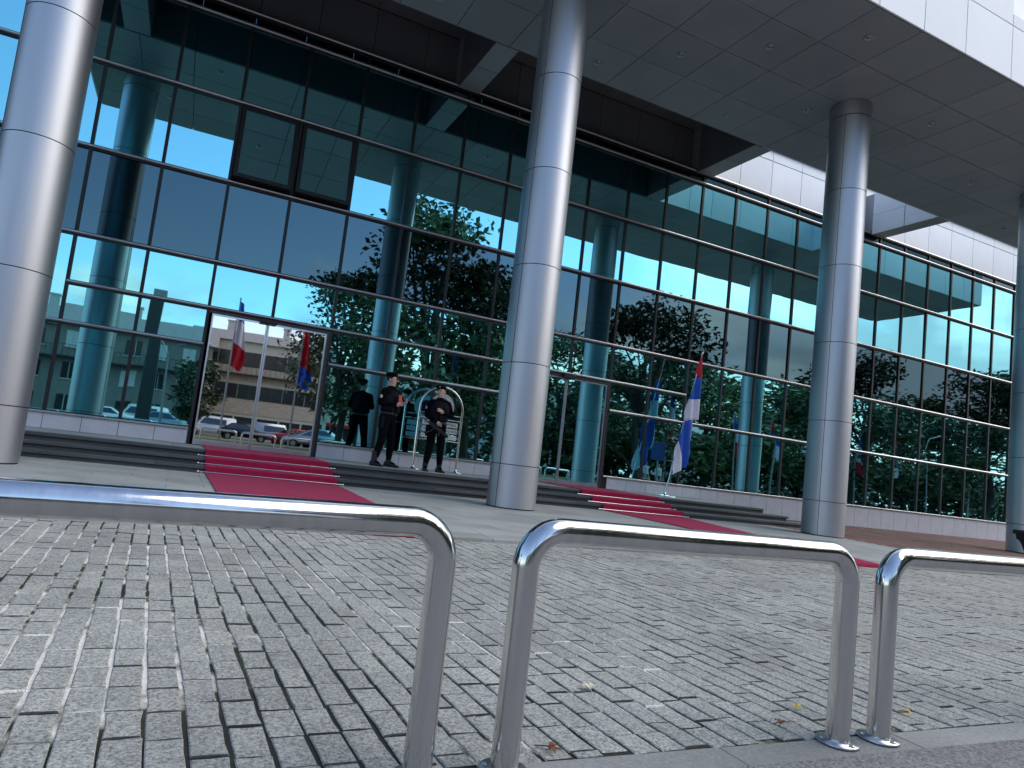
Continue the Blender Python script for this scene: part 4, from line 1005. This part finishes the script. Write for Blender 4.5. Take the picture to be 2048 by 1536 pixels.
for rx, yv, body, kind, lab, rz in ((.045, 62, 'car_white', 'van', 'white van parked in the mirrored street', R(180)), (.092, 58, 'car_black', 'hatch', 'black car parked in the mirrored street', R(5)), (.135, 63, 'car_silver', 'van', 'silver van parked in the mirrored street', R(0)),
                                    (.163, 55, 'car_red', 'hatch', 'red car parked in the mirrored street', R(170)), (.190, 52, 'car_silver', 'hatch', 'silver car parked in the mirrored street', R(200)), (-.085, 56, 'car_white', 'hatch', 'white car mirrored low beside the left column', R(0)),
                                    (-.048, 58, 'car_white', 'van', 'white van mirrored left of the left door', R(180)), (-.012, 55, 'car_silver', 'hatch', 'silver car mirrored left of the left door', R(15)), (.38, 60, 'car_white', 'hatch', 'white car mirrored between the officers', R(0))):
    x, y = mir(rx, yv); car('parked_car', lab, body, x, y, rz, kind, -.8 - max(0, -y - 14) * .0155 - .03)
def flagpole(rx, yv, top, cols, lab):
    x, y = mir(rx, yv); root = thing('flagpole', lab, 'flag', (x, y, -.76), 'flagpoles mirrored in the glass'); H = top * yv + .76
    b = MB(); b.tube([(0, 0, 0), (0, 0, H)], [.055, .03], 10); o = b.build('pole', 'pole_grey'); o.parent = root
    b = MB(); b.lathe((0, 0, H), [(.03, 0), (.06, .05), (.03, .11)], 10); o = b.build('finial', 'sill_metal'); o.parent = root
    b = MB(); n = 8; L_ = H * .48
    for i in range(3 * 8):
        t0, t1 = i / 24, (i + 1) / 24
        def P(t, j): wd = (.30 + 1.1 * t) * (1 if t < .8 else 1 - (t - .8) * 2); u = j / n * wd; return (.03 + u * .55, .18 * math.sin(j * 1.3 + t * 4) * min(1, t * 3), H - .1 - t * L_ + (1 - j / n) * .0 - u * .35)
        for j in range(n): b.face([P(t0, j), P(t1, j), P(t1, j + 1), P(t0, j + 1)], min(2, i // 8))
    me = b.mesh('flag_cloth', cols); o = link('flag_cloth', me); o.parent = root
rwb = ['flag_red', 'flag_blue', 'flag_white']; bwr = ['flag_blue', 'flag_white', 'flag_red']
for rx, yv, top, cols, lab in ((.058, 36, .19, bwr, 'blue white and red flag mirrored in the left leaf of the left door'), (.155, 36, .165, ['flag_red', 'flag_red', 'flag_blue'], 'red flag with a blue end mirrored in the right leaf of the left door'), (.350, 36, .17, rwb, 'red flag mirrored between the two officers'),
                               (.403, 36, .17, bwr, 'blue flag mirrored above the arched sign'), (.69, 36, .17, bwr, 'blue and white flag mirrored in the second door'), (.845, 36, .17, bwr, 'small blue flag mirrored left of the flag stand'), (1.02, 38, .15, bwr, 'blue flag mirrored right of the flag stand'), (1.12, 38, .15, rwb, 'red flag mirrored left of the third column'), (1.385, 38, .15, bwr, 'white and blue flag mirrored right of the third column'), (1.50, 38, .16, rwb, 'red flag mirrored between the right-hand columns')):
    flagpole(rx, yv, top, cols, lab)
def lamp_post(rx, yv, top, lab):
    x, y = mir(rx, yv); root = thing('street_lamp', lab, 'street lamp', (x, y, -.78), 'street lamps mirrored in the glass'); H = top * yv + .78
    b = MB(); b.tube([(0, 0, 0), (0, 0, H * .85)], [.09, .05], 10); o = b.build('post', 'pole_grey'); o.parent = root
    for s in (-1, 1):
        b = MB(); b.tube([(0, 0, H * .8), (s * .5, 0, H * .95), (s * 1.5, 0, H)], .035, 8); o = b.build('arm', 'pole_grey'); o.parent = root
        b = MB(); b.box(s * 1.9 - .4, s * 1.9 + .4, -.14, .14, H - .04, H + .08, ch=.03); o = b.build('lamp_head', 'sign_white'); o.parent = root
for rx, yv, top, lab in ((1.62, 36, .175, 'two-armed street lamp mirrored between the right-hand columns'), (.86, 40, .15, 'two-armed street lamp mirrored left of the flag stand'), (-.022, 44, .11, 'two-armed street lamp mirrored left of the left door'), (1.78, 40, .15, 'two-armed street lamp mirrored beside the right-hand column')): lamp_post(rx, yv, top, lab)
x, y = mir(-.044, 40); py = thing('pylon', 'tall slim dark pylon mirrored left of the left glass door', 'pylon', (x, y, -.78))
b = MB(); b.box(-.33, .33, -.33, .33, 0, 7.3, ch=.03); o = b.build('shaft', 'pole_dark'); o.parent = py
b = MB(); b.box(-.38, .38, -.38, .38, 7.303, 7.75, ch=.03); o = b.build('cap', 'pole_grey'); o.parent = py
x, y = mir(.828, 33); sn = thing('road_sign', 'blue rectangular road sign mirrored left of the flag stand', 'sign', (x, y, -.78))
b = MB(); b.tube([(0, 0, 0), (0, 0, 3.0)], .04, 8); o = b.build('post', 'pole_grey'); o.parent = sn
b = MB(); b.box(-.5, .5, -.02, .06, 1.9, 3.0, ch=.01); o = b.build('panel', 'sign_blue'); o.parent = sn
relaxed = {'R': ((-.25, .03, 1.14), (-.24, -.06, .90)), 'L': ((.25, .03, 1.14), (.24, -.06, .90))}
for rx, yv, lab, rz in ((.803, 34, 'pedestrian in a white shirt mirrored left of the flag stand', 160), (.832, 34.5, 'second pedestrian in white mirrored just left of the flag base', 185)):
    x, y = mir(rx, yv); person((x, y, -.77), R(rz), 1.75, lab, relaxed, 0., 0., .05, 'cloth_white', 'jeans', False, 'pedestrians mirrored in the glass')
